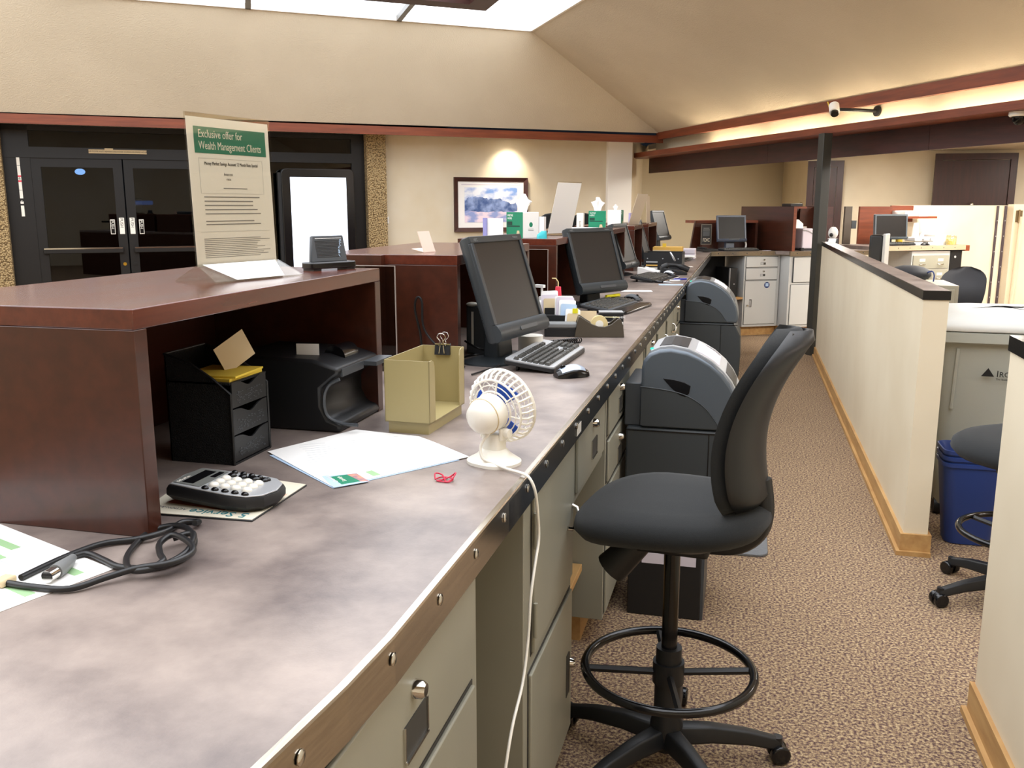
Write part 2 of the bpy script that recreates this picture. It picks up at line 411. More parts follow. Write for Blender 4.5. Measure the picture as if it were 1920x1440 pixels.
# sign above the doors, lamp reflection tube
v = thing('door_notice', 'cream strip notice over the glass entrance doors', 'sign', bw(1.06, -0.02, 2.112), BR)
ob('strip', MB().box(-0.31, 0.31, -0.004, 0.0, -0.022, 0.022).box(-0.14,-0.05,-0.004,0,0.022,0.036), M_manila, v)
text('lettering', 'THIS DOOR MUST REMAIN UNLOCKED DURING BUSINESS HOURS', 0.0235, M_inkk, v, T(0, -0.005, -0.008) @ RX(90), 0.0003, 'CENTER', sx=0.92)
v = thing('robbery_height_strip', 'white and red height-marker strip on the dark door jamb', 'height marker', bw(0.02, -0.004, 1.38), BR)
zz = 0.0; k = 0
for z0, z1, c in ((0,.12,'w'),(.14,.165,'k'),(.2,.29,'w'),(.293,.38,'w'),(.381,.398,'r'),(.399,.435,'w'),(.436,.453,'r'),(.454,.56,'w'),(.563,.66,'w'),(.661,.72,'r'),(.721,.745,'w')):
    ob('mark', MB().box(-0.016, 0.016, -0.003, 0, z0, z1), {'w':M_ivory,'r':M_pink,'k':M_white}[c], v)
for s, z in (('6', .405), ('5', .145), ('7', .68)):
    text('numeral', s, 0.045, M_inkk if s == '6' else M_ivory, v, T(-0.012, -0.004, z) @ RX(90), 0.0003)
# --- lit display by the door
v = thing('display_kiosk', 'tall black-framed display with a blank glowing white screen', 'display', bw(3.33, -0.2, 0), BR)
ob('frame', MB().prism(rrect(0.90, 1.95, 0.06, 5, 0, 0.975), 0, 0.1, RX(90) @ T(0,0,-0.1)), M_blackg, v, bev=0.008)
ob('screen', MB().box(-0.346, 0.346, -0.004, 0.0, 0.32, 1.845), M_kiosk, v)
ob('side_shell', MB().box(-0.49, -0.45, 0.03, 0.12, 0.02, 1.9), M_black, v)
# --- ceiling
lo = [bw(-4.0, -0.42, 2.466), CP]
KL = KS - U53*10; KR = KS + D2*(-13.5); KLR = KL + D2*(-13.5)
struct('ceiling', MB().add([lo[0], CP, KS, KL], [(0,1,2,3)]).add([p + Vector((0,0,0.05)) for p in (lo[0], CP, KS, KL)], [(3,2,1,0)]), M_ceil)
S0 = Vector((0.727, 9.62, 0)); BHR = 90 + 30.5     # bulkhead frame: local x along it (away), local y towards the hall
def bh(x, y, z): return Matrix.Translation(S0) @ RZ(BHR) @ Vector((x, y, z))
rr = [CP, bh(-12.5, -0.1, 2.53), KR, KS]
struct('ceiling_slope_right', MB().add(rr, [(0,1,2,3)]).add([p + Vector((0,0,0.05)) for p in rr], [(3,2,1,0)]), M_ceil)
# luminous panels
sk = thing('luminous_ceiling', 'large luminous white ceiling panels with thin dark mullions', 'ceiling light', KS)
PA, PB = 1.695, 1.93
for i in range(6):
    for j in range(6):
        a = -U53*(i*PA + 0.03); b = -U53*((i+1)*PA - 0.03); c = -D2*(j*PB + 0.03); d = -D2*((j+1)*PB - 0.03)
        zz = Vector((0,0,0.06))
        ob('light_panel', MB().add([a+c+zz, b+c+zz, b+d+zz, a+d+zz], [(0,1,2,3)]), M_sky, sk)
for i in range(7):
    a = -U53*(i*PA); 
    ob('mullion', MB().loft([[tuple(a + U53*o + Vector((0,0,z))) for o, z in ((-.03,0),(.03,0),(.03,.08),(-.03,.08))], [tuple(a - D2*11.58 + U53*o + Vector((0,0,z))) for o, z in ((-.03,0),(.03,0),(.03,.08),(-.03,.08))]]), M_grey if i else M_white, sk)
for j in range(7):
    a = -D2*(j*PB)
    ob('mullion', MB().loft([[tuple(a + D2*o + Vector((0,0,z))) for o, z in ((-.03,0),(.03,0),(.03,.08),(-.03,.08))], [tuple(a - U53*10.2 + D2*o + Vector((0,0,z))) for o, z in ((-.03,0),(.03,0),(.03,.08),(-.03,.08))]]), M_grey if j else M_white, sk)
E0 = Vector((-2.566, 8.97, 3.35))
def bar(mb, p, q, wv, z0, z1):
    return mb.loft([[tuple(c + wv*o + Vector((0,0,z))) for o, z in ((0,z0),(1,z0),(1,z1),(0,z1))] for c in (p, q)])
struct('ceiling_flat', MB().loft([[tuple(KS + p + Vector((0,0,z))) for p in (-D2*11.62, -D2*13.5, -D2*13.5-U53*10, -D2*11.62-U53*10)] for z in (0.0, 0.08)]), M_ceil)
bm_ = thing('ceiling_beam_frame', 'dark wood beam hung below the luminous ceiling panels', 'beam', E0)
ob('beam', bar(MB(), Vector((0,0,0)), -U53*5.5, -D2*0.22, 0, 0.19), M_dark, bm_); ob('beam', bar(MB(), -D2*0.22, -D2*5.2, -U53*0.22, 0, 0.19), M_dark, bm_)
# closing walls of the hall
def vwall(name, p, q, z0, z1, m=M_wall, th=0.1):
    p = Vector((p[0], p[1], 0)); q = Vector((q[0], q[1], 0)); d = (q-p).normalized(); n = Vector((d.y, -d.x, 0))*th
    mb = MB().loft([[tuple(c + o + Vector((0,0,z))) for o, z in ((Vector((0,0,0)),z0),(n,z0),(n,z1),(Vector((0,0,0)),z1))] for c in (p, q)])
    return struct(name, mb, m)
w0 = bw(-4.0, 0, 0)
vwall('wall_left', KLR - U53*0.02, w0, 0, 3.75)
vwall('wall_front', (KR.x+3.6, KR.y+2.7), KLR, 0, 3.75)
# --- bulkhead with lit cove
struct('trim_3', MB().box(-12.5, 4.98, -0.32, -0.02, 2.19, 2.203).box(-12.5, 4.98, -0.02, 0.0, 2.19, 2.258), M_trim, S0, BHR, bev=0.003, label='red wood bulkhead shelf')
struct('trim_4', MB().box(-12.5, 4.20, -0.16, -0.10, 2.412, 2.53), M_trim, S0, BHR)
struct('wall_cove', MB().box(-12.5, 4.62, -0.34, -0.30, 2.19, 2.60), M_half, S0, BHR)
for a, b in ((-12.5, -5.0), (-4.995, -1.02), (-1.015, 1.6), (1.605, 4.86)):
    struct('trim_5', MB().box(a, b, -0.335, -0.305, 1.978, 2.19), M_dark, S0, BHR, label='dark wood bulkhead fascia')
struct('ceiling_low', MB().prism([tuple(bh(-12.5,-0.34,0))[:2], (9, -2), (9, 20), (-2.4, 20), tuple(bh(4.98,-0.34,0))[:2]], 2.33, 2.40), M_lowc)
cv = thing('cove_light', 'hidden strip lamp washing the cream cove above the bulkhead shelf', 'light', S0 + Vector((0,0,2.204)), BHR)
for k in range(10):
    x0 = -10.5 + k*1.36
    if x0 > 2.2: continue
    ob('lamp_tube', MB().cyl((x0, -0.13, 0.026), (x0+1.2, -0.13, 0.026), 0.013, n=10), M_cove, cv)
    ob('lamp_holder', MB().box(x0-0.03, x0+1.23, -0.15, -0.11, 0.0, 0.012), M_white, cv)
# low ceiling fixtures
k = 0
for x, y in ((2.6,8.6),(2.7,11.4),(0.9,13.0),(4.6,9.8),(3.4,5.8),(5.0,13.2),(4.6, 3.0)):
    f = thing('ceiling_light', 'recessed fluorescent fixture in the low ceiling over the staff desks', 'ceiling light', (x, y, 2.33), -30.5 , 'low ceiling lights')
    ob('housing', MB().box(-0.32, 0.32, -0.62, 0.62, -0.012, -0.002), M_white, f); ob('diffuser', MB().box(-0.28, 0.28, -0.58, 0.58, -0.02, -0.013), M_low, f)
# --- walls behind the bulkhead
pts = [(-1.709,13.468),(-1.695,15.051),(0.557,17.178),(0.865,15.399),(1.396,15.329),(2.674,15.20),(3.835,15.439),(9.0,15.9)]
vwall('wall_far_1', pts[1], bw(7.87,-0.06,0), 0, 2.45, M_half)
vwall('wall_far_2', pts[2], pts[1], 0, 2.45, mat('khaki_wall', (196,184,156), 0.85))
vwall('wall_far_3', pts[3], pts[2], 0, 2.45, M_half)
vwall('wall_far_4', (9.0, 15.7), pts[3], 0, 2.45, M_half)
vwall('wall_right', (9.0, -2.0), (9.0, 16.0), 0, 2.45, M_wall)
def fardoor(nm, a, b, h):
    d = thing(nm, 'x', 'door', (0,0,0)); del d['category']; del d['label']; d['kind'] = 'structure'
    a = Vector((a[0],a[1],0)); b = Vector((b[0],b[1],0)); u = (b-a).normalized(); n = Vector((u.y,-u.x,0))
    def slab(p, q, o0, o1, z0, z1):
        return MB().loft([[tuple(c + n*o + Vector((0,0,z))) for o, z in ((o0,z0),(o1,z0),(o1,z1),(o0,z1))] for c in (p,q)])
    ob('leaf', slab(a+u*0.1, b-u*0.1, 0.0, 0.03, 0, h-0.1), M_doorw, d)
    ob('jamb', slab(a, a+u*0.095, 0, 0.05, 0, h), M_doorw, d); ob('jamb', slab(b-u*0.095, b, 0, 0.05, 0, h), M_doorw, d); ob('head', slab(a+u*0.095, b-u*0.095, 0, 0.05, h-0.095, h), M_doorw, d)
    ob('knob', MB().ell(tuple(b - u*0.6 + n*0.09 + Vector((0,0,1.52))), 0.03, 0.03, 0.04), M_chrome, d, smooth=60)
fardoor('door_3', (2.674, 15.17), (3.815, 15.255), 2.27)
fardoor('door_4', (0.87, 15.33), (1.396, 15.25), 2.19)
# --- steel post
o = ob('post', MB().box(-0.048, 0.048, -0.048, 0.048, 0, 2.19), mat('black_enamel_steel', (52,52,48), 0.45), None, (0.69, 9.64, 0), 30, bev=0.004)
tag(o, 'black square steel post under the bulkhead at the low wall end', 'post')
# --- low partition walls
hw = struct('wall_partition', MB().box(0.717, 0.814, 4.05, 9.56, 0, 1.109), M_half)
struct('trim_6', MB().box(0.712, 0.819, 4.045, 9.57, 1.109, 1.146), M_blackg, label='black edged cap of the low partition')
struct('trim_7', MB().box(0.716, 0.815, 4.05, 9.565, 1.1462, 1.1475), M_lam, label='grey-brown laminate top of the low partition')
struct('baseboard_partition', MB().box(0.703, 0.828, 4.036, 9.56, 0.012, 0.095), M_tan)
struct('baseboard_shoe', MB().box(0.688, 0.703, 4.022, 9.56, 0, 0.02).box(0.703, 0.828, 4.022, 4.036, 0, 0.02), M_tan)
struct('wall_partition_near', MB().box(0.713, 0.812, -2.0, 2.72, 0, 1.098), M_half)
struct('trim_8', MB().box(0.708, 0.817, -2.0, 2.727, 1.098, 1.14), M_blackg)
struct('baseboard_near', MB().box(0.700, 0.826, -2.0, 2.73, 0.012, 0.105), M_tan)
struct('baseboard_shoe_near', MB().box(0.685, 0.70, -2.0, 2.74, 0, 0.02), M_tan)
# ================================================================== TELLER COUNTER
CT = 0.975
edge = [(-0.39, 10.66), (-0.39, 0.95), (-0.396, 0.83), (-0.412, 0.66), (-0.445, 0.40), (-0.49, 0.15)]
ct = thing('teller_counter', 'long teller counter with mottled grey-brown laminate top and riveted steel edge', 'counter', (0,0,0))
top = [(-1.40, 0.15)] + [(x-0.006, y) for x, y in edge[::-1]] + [(-1.40, 10.66)]
ob('worktop', MB().prism(top, CT-0.04, CT), M_lam, ct)
# steel edging: thin vertical strip with a lip that folds over the top
ob('steel_lip', MB().loft([[(x-0.012, y, CT+0.0001), (x-0.002, y, CT+0.0003), (x, y, CT-0.002), (x, y, CT-0.008), (x-0.004, y, CT-0.008), (x-0.012, y, CT-0.001)] for x, y in edge]), M_steel, ct, smooth=30)
def strip(pp, m):
    ob('edging_strip', MB().loft([[(x-0.0008, y, CT-0.008), (x-0.0008, y, CT-0.065), (x-0.005, y, CT-0.065), (x-0.005, y, CT-0.008)] for x, y in pp]), m, ct)
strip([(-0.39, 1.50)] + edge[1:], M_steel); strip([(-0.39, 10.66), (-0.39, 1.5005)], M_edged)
scr = MB().lathe([(0.0001,0),(0.0085,0),(0.0085,0.0012),(0.006,0.0025),(0.0001,0.0028)], 10, RY(90))
for y in [0.734, 0.943] + [0.943 + 0.175*k for k in range(1, 40)]:
    if y > 10.2: break
    x = -0.39 if y > 0.95 else (-0.405 if y < 0.8 else -0.390)
    if y == 0.734: s0 = ob('screw', scr, M_chrome, ct, (x, y, CT-0.026), smooth=30)
    else:
        c = s0.copy(); COL.objects.link(c); c.location = (x, y, CT-0.026)
struct('wall_counter_front', MB().box(-1.40, -1.375, 0.15, 10.66, 0, CT-0.041), M_wood)
ob('edge_sticker', MB().box(-0.3895, -0.3885, 2.165, 2.225, CT-0.052, CT-0.026), M_ivory, ct)
# hutches standing on the counter
def hutch(label, y0, ln, x0=-1.37, x1=-0.885, z1=1.335, ext=True):
    h = thing('counter_hutch', label, 'hutch', (0, y0, CT), 0, 'counter hutches')
    t = 0.032; H = z1-CT
    ob('end_panel', MB().box(x0, x1, 0, t, 0, H-t), M_wood, h, bev=0.0015); ob('end_panel', MB().box(x0, x1, ln-t, ln, 0, H-t), M_wood, h, bev=0.0015)
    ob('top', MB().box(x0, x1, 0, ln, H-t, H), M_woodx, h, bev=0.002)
    ob('back_panel', MB().box(x0, x0+t, t, ln-t, 0, H-t), M_wood, h)
    if ext: ob('side_cheek', MB().box(x0, x0+0.24, -0.03, 0, 0, H-0.002), M_wood, h)
    return h
hutch('mahogany hutch holding the black drawer organizer, tall offer sign on top', 1.165, 0.955, ext=False)
hutch('mahogany hutch with only a small bent stand on its top', 2.75, 0.99)
hutch('mahogany hutch carrying a green tissue box and blank slanted sign', 4.30, 1.0)
hutch('mahogany hutch carrying the second green tissue box', 5.85, 0.98)
hutch('mahogany hutch with a white tissue box and leaning acrylic holder on top', 7.40, 0.60)
hutch('mahogany hutch farthest along the counter, with one upright acrylic holder', 8.47, 0.80)
def glass_div(label, y, x0, x1, z1):
    g = ob('glass_divider', MB().box(x0, x1, y, y+0.006, CT, z1), M_gls); tag(g, label, 'glass divider', 'glass dividers between hutches')
    ob('polished_edge', MB().box(x0, x1+0.002, y, y+0.006, z1, z1+0.002).box(x1, x1+0.002, y, y+0.006, CT, z1), mat('edge_glint', (150,140,132), 0.3), g)
glass_div('smoked glass divider before the hutch with the bent stand', 2.63, -1.36, -1.05, 1.305)
glass_div('smoked glass divider before the hutch with tissues and slanted sign', 4.15, -1.36, -0.895, 1.29)

# ================================================================== CABINETS UNDER THE COUNTER
FX = -0.42
def lock(par, y, z, x=FX):
    return ob('lock', MB().lathe([(0.0001,0.018),(0.009,0.018),(0.0125,0.013),(0.014,0.0)], 14, T(x+0.008,y,z) @ RY(90)), M_chrome, par, smooth=50)
def pull_h(par, y, z, w=0.085, h=0.05, x=FX):   # recessed pull, dark pocket with bright lower lip
    p = ob('recessed_pull', MB().box(x+0.004, x+0.0105, y-w/2, y+w/2, z-h/2, z+h/2), M_cabin, par)
    ob('pull_lip', MB().box(x+0.009, x+0.014, y-w/2, y+w/2, z-h/2-0.004, z-h/2).box(x+0.009,x+0.0125,y-w/2-0.003,y-w/2,z-h/2,z+h/2).box(x+0.009,x+0.0125,y+w/2,y+w/2+0.003,z-h/2,z+h/2), M_chrome, p)
    return p
def cabinet(label, y0, y1, z0, fronts, x=FX, back=-1.1, mcab=M_cab, group=None, knob=None):
    c = thing('steel_cabinet', label, 'cabinet', (0,0,0), 0, group)
    ob('carcass', MB().box(back, x, y0, y1, z0, CT-0.045), mcab, c, bev=0.002)
    for (a, b, p, q, k) in fronts:
        d = ob('drawer' if k[0] == 'd' else 'door', MB().box(x, x+0.009, a, b, p, q), mcab, c, bev=0.003)
        d2 = ob('shadow_gap', MB().box(x, x+0.0015, a-0.006, b+0.006, p-0.006, q+0.006), M_cabin, d)
        if 'l' in k: lock(d, (a+b)/2 - (0.03 if 'o' in k else 0.0), q-0.045, x)
        if 'p' in k: pull_h(d, (a+b)/2 + (0.0), (q-0.105 if 'l' in k else (p+q)/2), x=x)
        if 'v' in k:
            pp = ob('recessed_pull', MB().box(x+0.004, x+0.0105, b-0.075, b-0.045, p+0.12, p+0.24), M_cabin, d)
            ob('pull_lip', MB().box(x+0.009, x+0.013, b-0.045, b-0.042, p+0.12, p+0.24), M_chrome, pp)
            lock(d, b-0.03, p+0.2, x)
        if 'r' in k:
            ob('loop_handle', MB().tube([(x+0.009, b-0.085, p+0.16), (x+0.02, b-0.075, p+0.155), (x+0.03, b-0.05, p+0.16), (x+0.03, b-0.03, p+0.18), (x+0.022, b-0.02, p+0.195), (x+0.009, b-0.02, p+0.2)], 0.006, 8), M_chrome, d, smooth=60)
        if 'h' in k:
            for h0 in (q-0.12, p+0.04): ob('hinge', MB().cyl((x+0.012, a-0.004, h0), (x+0.012, a-0.004, h0+0.08), 0.005, n=8), M_cab, d, smooth=50)
    return c
cabinet('grey steel cabinet at the counter end, shallow drawers with lock and recessed pull', 0.66, 1.388, 0.08,
    [(0.78, 1.352, 0.712, 0.885, 'dlp'), (0.78, 1.352, 0.42, 0.69, 'dp'), (0.78, 1.352, 0.1, 0.40, 'd'), (0.67, 0.76, 0.1, 0.885, 'x')])
cabinet('tall grey steel locker with chrome loop handle, beside the fan cord', 1.733, 2.272, 0.06,
    [(1.80, 2.252, 0.52, 0.885, 'hr'), (1.775, 2.252, 0.08, 0.48, 'v')])
uc = thing('slim_cabinet', 'grey steel drawer hung under the counter above the stool seat', 'drawer unit', (0,0,0))
ob('drawer_case', MB().box(-0.95, FX, 2.29, 2.80, 0.70, CT-0.045), M_cab, uc, bev=0.002)
d = ob('drawer', MB().box(FX, FX+0.009, 2.315, 2.785, 0.725, 0.905), M_cab, uc, bev=0.003); lock(d, 2.56, 0.865); pull_h(d, 2.575, 0.79)
cabinet('grey steel cabinet with two locked drawers behind the nearer cash dispenser', 2.87, 3.95, 0.10,
    [(2.89, 3.40, 0.745, 0.905, 'dlp'), (2.89, 3.40, 0.585, 0.725, 'dlp'), (2.89, 3.40, 0.12, 0.565, 'v')])
o = ob('shelf_board', MB().box(-0.86, -0.49, 2.31, 2.862, 0.275, 0.30), M_tan, None, bev=0.002); tag(o, 'oak shelf board in the knee space beside the stool', 'shelf')
for nm, y0, y1 in (('x', 4.0, 4.46), ('x', 4.48, 5.0), ('x', 5.02, 5.5), ('x', 5.52, 6.12)):
    fr_ = [(y0+0.02, y1-0.02, 0.745, 0.905, 'dlp'), (y0+0.02, y1-0.02, 0.585, 0.725, 'dlp'), (y0+0.02, y1-0.02, 0.12, 0.565, 'v')] if y0 in (4.0, 5.52) else [(y0+0.02, y1-0.02, 0.60, 0.905, 'hr'), (y0+0.02, y1-0.02, 0.12, 0.58, 'v')]
    cabinet({4.0:'narrow grey steel drawer cabinet just past the nearer cash dispenser',4.48:'narrow grey steel cupboard with loop handle, past the first drawer cabinet',5.02:'narrow grey steel cupboard with loop handle, beside another like it',5.52:'narrow grey steel drawer cabinet against the farther cash dispenser'}[y0], y0, y1, 0.10, fr_, group='cabinets between the cash dispensers')
cabinet('grey steel cabinet beyond the farther cash dispenser', 7.3, 8.1, 0.10, [(7.32, 7.7, 0.6, 0.905, 'dlp'), (7.72, 8.08, 0.6, 0.905, 'dlp'), (7.32, 8.08, 0.12, 0.58, 'v')])
o = ob('oak_toe_base', MB().box(-0.75, -0.50, 2.90, 3.40, 0.0, 0.099), M_tan); tag(o, 'oak plinth under the two-drawer steel cabinet', 'plinth')
o = ob('oak_toe_base', MB().box(-1.0, -0.47, 4.02, 6.10, 0.0, 0.099), M_tan); tag(o, 'oak plinth under the row of narrow steel cabinets', 'plinth')

# ================================================================== FAR COUNTER (set across the end)
FU = (-0.022, 10.881, 0); FQ = (0.48, 10.96, 0); FR_ = 30; FT = 0.985
def fu(s, y, z): return Matrix.Translation(FU) @ RZ(FR_) @ Vector((s, y, z))
def fq(s, y, z): return Matrix.Translation(FQ) @ RZ(FR_) @ Vector((s, y, z))
fc = thing('end_counter', 'counter return across the aisle end with riveted steel edge', 'counter', (0,0,0))
poly = [(-1.40, 10.67), (-0.395, 10.67)] + [tuple(fu(s, y, 0))[:2] for s, y in ((0.47, -0.02), (0.47, 0.62))] + [(-1.40, 11.2)]
ob('worktop', MB().prism(poly, FT-0.04, FT), M_lam, fc)
p2 = [tuple(fq(s, y, 0))[:2] for s, y in ((-0.01, -0.02), (1.045, -0.02), (1.045, 0.62), (-0.3, 0.62))]
ob('worktop', MB().prism(p2, FT-0.04, FT), M_lam, fc)
a = Vector((-0.395, 10.668, 0)); b = fu(0.47, -0.022, 0); c = fq(-0.012, -0.022, 0); d = fq(1.045, -0.022, 0)
for p, q in ((a, b), (b, c), (c, d)):
    u_ = (Vector((q.x,q.y,0)) - Vector((p.x,p.y,0))).normalized(); n_ = Vector((u_.y, -u_.x, 0))*0.004
    s = ob('steel_edging', MB().loft([[tuple(Vector((w.x,w.y,0)) + o + Vector((0,0,z))) for o, z in ((Vector((0,0,0)),FT-0.052),(n_,FT-0.052),(n_,FT-0.0005),(Vector((0,0,0)),FT-0.0005))] for w in (p, q)]), M_steel, fc)
    L_ = (q-p).length; k = int(L_/0.16)
    for i in range(k):
        w = p + (q-p)*((i+0.5)/k)
        ob('screw', MB().ell((w.x + n_.x*1.2, w.y + n_.y*1.2, FT-0.024), 0.006, 0.006, 0.006, 8, 5), M_dgrey, s)
# far cabinets, local frame x along, y into
def farcab(label, base, w, fronts, z0=0.105, dep=0.55):
    c = thing('steel_cabinet', label, 'cabinet', base, FR_)
    ob('carcass', MB().box(0, w, 0, dep, z0, FT-0.045), M_cabL, c, bev=0.002)
    for a, b, p, q, k in fronts:
        d = ob('drawer' if k[0] == 'd' else 'door', MB().box(a, b, -0.010, 0, p, q), M_cabL, c, bev=0.003)
        ob('shadow_gap', MB().box(a-0.005, b+0.005, -0.002, 0, p-0.005, q+0.005), M_cabin, d)
        if 'l' in k:
            lx = (a+b)/2 + 0.02 if k[0] == 'd' else a+0.035; lz = q-0.035 if k[0] == 'd' else (p+q)/2-0.03
            ob('lock', MB().lathe([(0.0001,0.016),(0.009,0.016),(0.013,0.0)], 12, T(lx,-0.009,lz) @ RX(90)), M_chrome, d, smooth=50)
        if 'p' in k:
            pp = ob('recessed_pull', MB().box((a+b)/2-0.02, (a+b)/2+0.045, -0.0115, -0.008, q-0.092, q-0.066), M_cabin, d)
            ob('pull_lip', MB().box((a+b)/2-0.02, (a+b)/2+0.015, -0.0125, -0.011, q-0.09, q-0.068), M_silver, pp)
        if 'v' in k:
            pp = ob('recessed_pull', MB().box(a+0.06, a+0.09, -0.0115, -0.008, (p+q)/2-0.05, (p+q)/2+0.04), M_cabin, d)
            ob('pull_lip', MB().box(a+0.063, a+0.08, -0.0125, -0.011, (p+q)/2-0.045, (p+q)/2+0.03), M_silver, pp)
        if 's' in k:
            ob('hinge_rod', MB().cyl((a-0.002,-0.012,p), (a-0.002,-0.012,q), 0.005, n=8), M_dgrey, d)
        if 'k' in k:
            ob('catch', MB().box(b-0.05, b-0.01, -0.025, -0.01, (p+q)/2-0.006, (p+q)/2+0.006), M_silver, d)
    ob('oak_toe_kick', MB().box(-0.0, w, 0.05, dep, 0, z0), M_tan, c); ob('oak_shoe', MB().box(-0.0, w, 0.038, 0.05, 0, 0.022), M_tan, c)
    return c
fc1 = farcab('pale grey steel cabinet with two drawers and a round blue sticker on its door', FU, 0.465,
    [(0.022, 0.43, 0.80, 0.918, 'dlp'), (0.022, 0.43, 0.655, 0.785, 'dlp'), (0.02, 0.425, 0.135, 0.64, 'vl')])
ob('round_sticker', MB().cyl((0.30,-0.0102,0.59),(0.30,-0.0112,0.59),0.036,n=20), mat('navy_print',(40,60,110),0.5), fc1)
ob('sticker_print', MB().box(0.282,0.320,-0.0118,-0.0112,0.575,0.612), M_paperb, fc1)
farcab('pale grey steel cabinet with two plain doors beside the black post', FQ, 1.0,
    [(0.05, 0.46, 0.63, 0.915, 'xsk'), (0.03, 0.46, 0.135, 0.60, 'x'), (0.5, 0.97, 0.135, 0.915, 'x')])
# knee space: PC tower on a wood shelf
o = ob('shelf_board', MB().box(-0.16, -0.004, -0.005, 0.4, 0.43, 0.455), M_tan, None, FU, FR_); tag(o, 'oak shelf under the end counter carrying a black tower', 'shelf')
pc = thing('computer_tower', 'slim black computer tower with silver edge on an oak shelf', 'computer', fu(-0.105, 0.05, 0.455), FR_)
ob('case', MB().box(-0.045, 0.05, 0, 0.35, 0, 0.335), M_black, pc, bev=0.004); ob('silver_edge', MB().box(-0.05, -0.044, -0.004, 0.02, 0, 0.335), M_silver, pc); ob('power_button', MB().cyl((0.01,-0.001,0.15),(0.01,-0.005,0.15),0.008,n=10), M_silver, pc)
o = ob('knee_space_back', MB().box(-0.55, -0.02, 0.42, 0.45, 0, FT-0.05), M_black, None, FU, FR_); tag(o, 'black back board in the knee space of the end counter', 'board')
# ================================================================== MONITORS, KEYBOARDS, MICE
def monitor(label, c, yaw, tilt, base_z=CT, w=0.375, h=0.345, bez=M_mon, logo=True, base_dy=0.10, chin=0.055, group=None):
    t = thing('monitor', label, 'monitor', (c[0], c[1], base_z), yaw + 90, group)
    zb = c[2] - base_z
    P = T(0,0,zb) @ RX(-tilt)
    def rect(ix, z0, z1, y): return [(-w/2+ix,y,z0),(w/2-ix,y,z0),(w/2-ix,y,z1),(-w/2+ix,y,z1)]
    b = ob('back_shell', MB().loft([rect(0,0,h,0.008), rect(0,0,h,0.03), rect(0.008,0.008,h-0.006,0.045), rect(0.05,0.03,h-0.05,0.062), rect(0.07,0.06,h-0.09,0.075)], True, P), bez, t, bev=0.003)
    v = MB()
    for k in range(22):
        z = 0.07 + k*(h-0.13)/22
        for sx in (-1, 1): v.box(sx*(w/2-0.008)-0.0022, sx*(w/2-0.008)+0.0022, 0.0385, 0.042, z, z+0.004, P)
    ob('vent_slots', v, M_blackg, b)
    f = ob('bezel', MB().box(-w/2, w/2, 0, 0.012, h-0.022, h, P).box(-w/2, -w/2+0.019, 0, 0.012, chin, h-0.022, P).box(w/2-0.019, w/2, 0, 0.012, chin, h-0.022, P), bez, t, bev=0.002)
    ch = ob('chin', MB().prof([(-0.0,0),( -0.012,0.012),(-0.014,0.03),(-0.006,chin-0.004),(0,chin),(0.012,chin),(0.012,0)], -w/2, w/2, P @ RZ(-90) @ Matrix.Diagonal((-1,1,1,1))), bez, t, smooth=40)
    ob('button_pad', MB().prism(rrect(0.13, 0.013, 0.005, 3), 0, 0.006, P @ T(0.02,-0.010,0.026) @ RX(90)), M_dgrey, ch)
    ob('screen', MB().box(-w/2+0.019, w/2-0.019, 0.005, 0.009, chin, h-0.022, P), M_screen, t)
    if logo:
        text('lettering', 'NEC', 0.014, M_grey, f, P @ T(-w/2+0.02,-0.0006,h-0.017) @ RX(90))
        text('lettering', 'MultiSync', 0.010, M_grey, f, P @ T(w/2-0.072,-0.0006,h-0.0145) @ RX(90))
    ny = base_dy
    ob('neck', MB().loft([[(-0.055,ny-0.03,0.01),(0.055,ny-0.03,0.01),(0.055,ny+0.03,0.01),(-0.055,ny+0.03,0.01)], [(-0.05,0.055+math.sin(R(tilt))*0.09,zb+0.11),(0.05,0.055+math.sin(R(tilt))*0.09,zb+0.11),(0.05,0.085+math.sin(R(tilt))*0.11,zb+0.13),(-0.05,0.085+math.sin(R(tilt))*0.11,zb+0.13)]]), bez, t, bev=0.006)
    fp = MB()
    fp.loft([[(x*1.0, y+ny, 0) for x, y in rrect(0.30,0.17,0.07,5)], [(x, y+ny, 0.006) for x, y in rrect(0.30,0.17,0.07,5)], [(x*0.7, y*0.6+ny, 0.018) for x, y in rrect(0.30,0.17,0.07,5)]])
    ob('foot', fp, bez, t, smooth=50)
    return t
G_M = 'teller monitors on the counter'
monitor('charcoal monitor beside the silver-topped keyboard, tilted back on its foot', (-0.704,2.916,1.066), -11.5, 18.0, group=G_M)
monitor('charcoal monitor behind the brown tape dispenser, turned toward the aisle', (-0.708,4.708,1.050), -30.0, 18.0, group=G_M)
monitor('charcoal monitor beside the black file box, third along the counter', (-0.837,6.919,1.035), -9.0, 18.0, group=G_M)
monitor('charcoal monitor seen nearly edge-on behind the black file box', (-0.85,8.219,1.043), -1.6, 16.7, logo=False, group=G_M)
monitor('charcoal monitor at the far end of the teller counter, before the beige wall', (-0.919,10.657,1.115), -16.0, 16.7, base_z=FT if False else CT, logo=False, group=G_M)

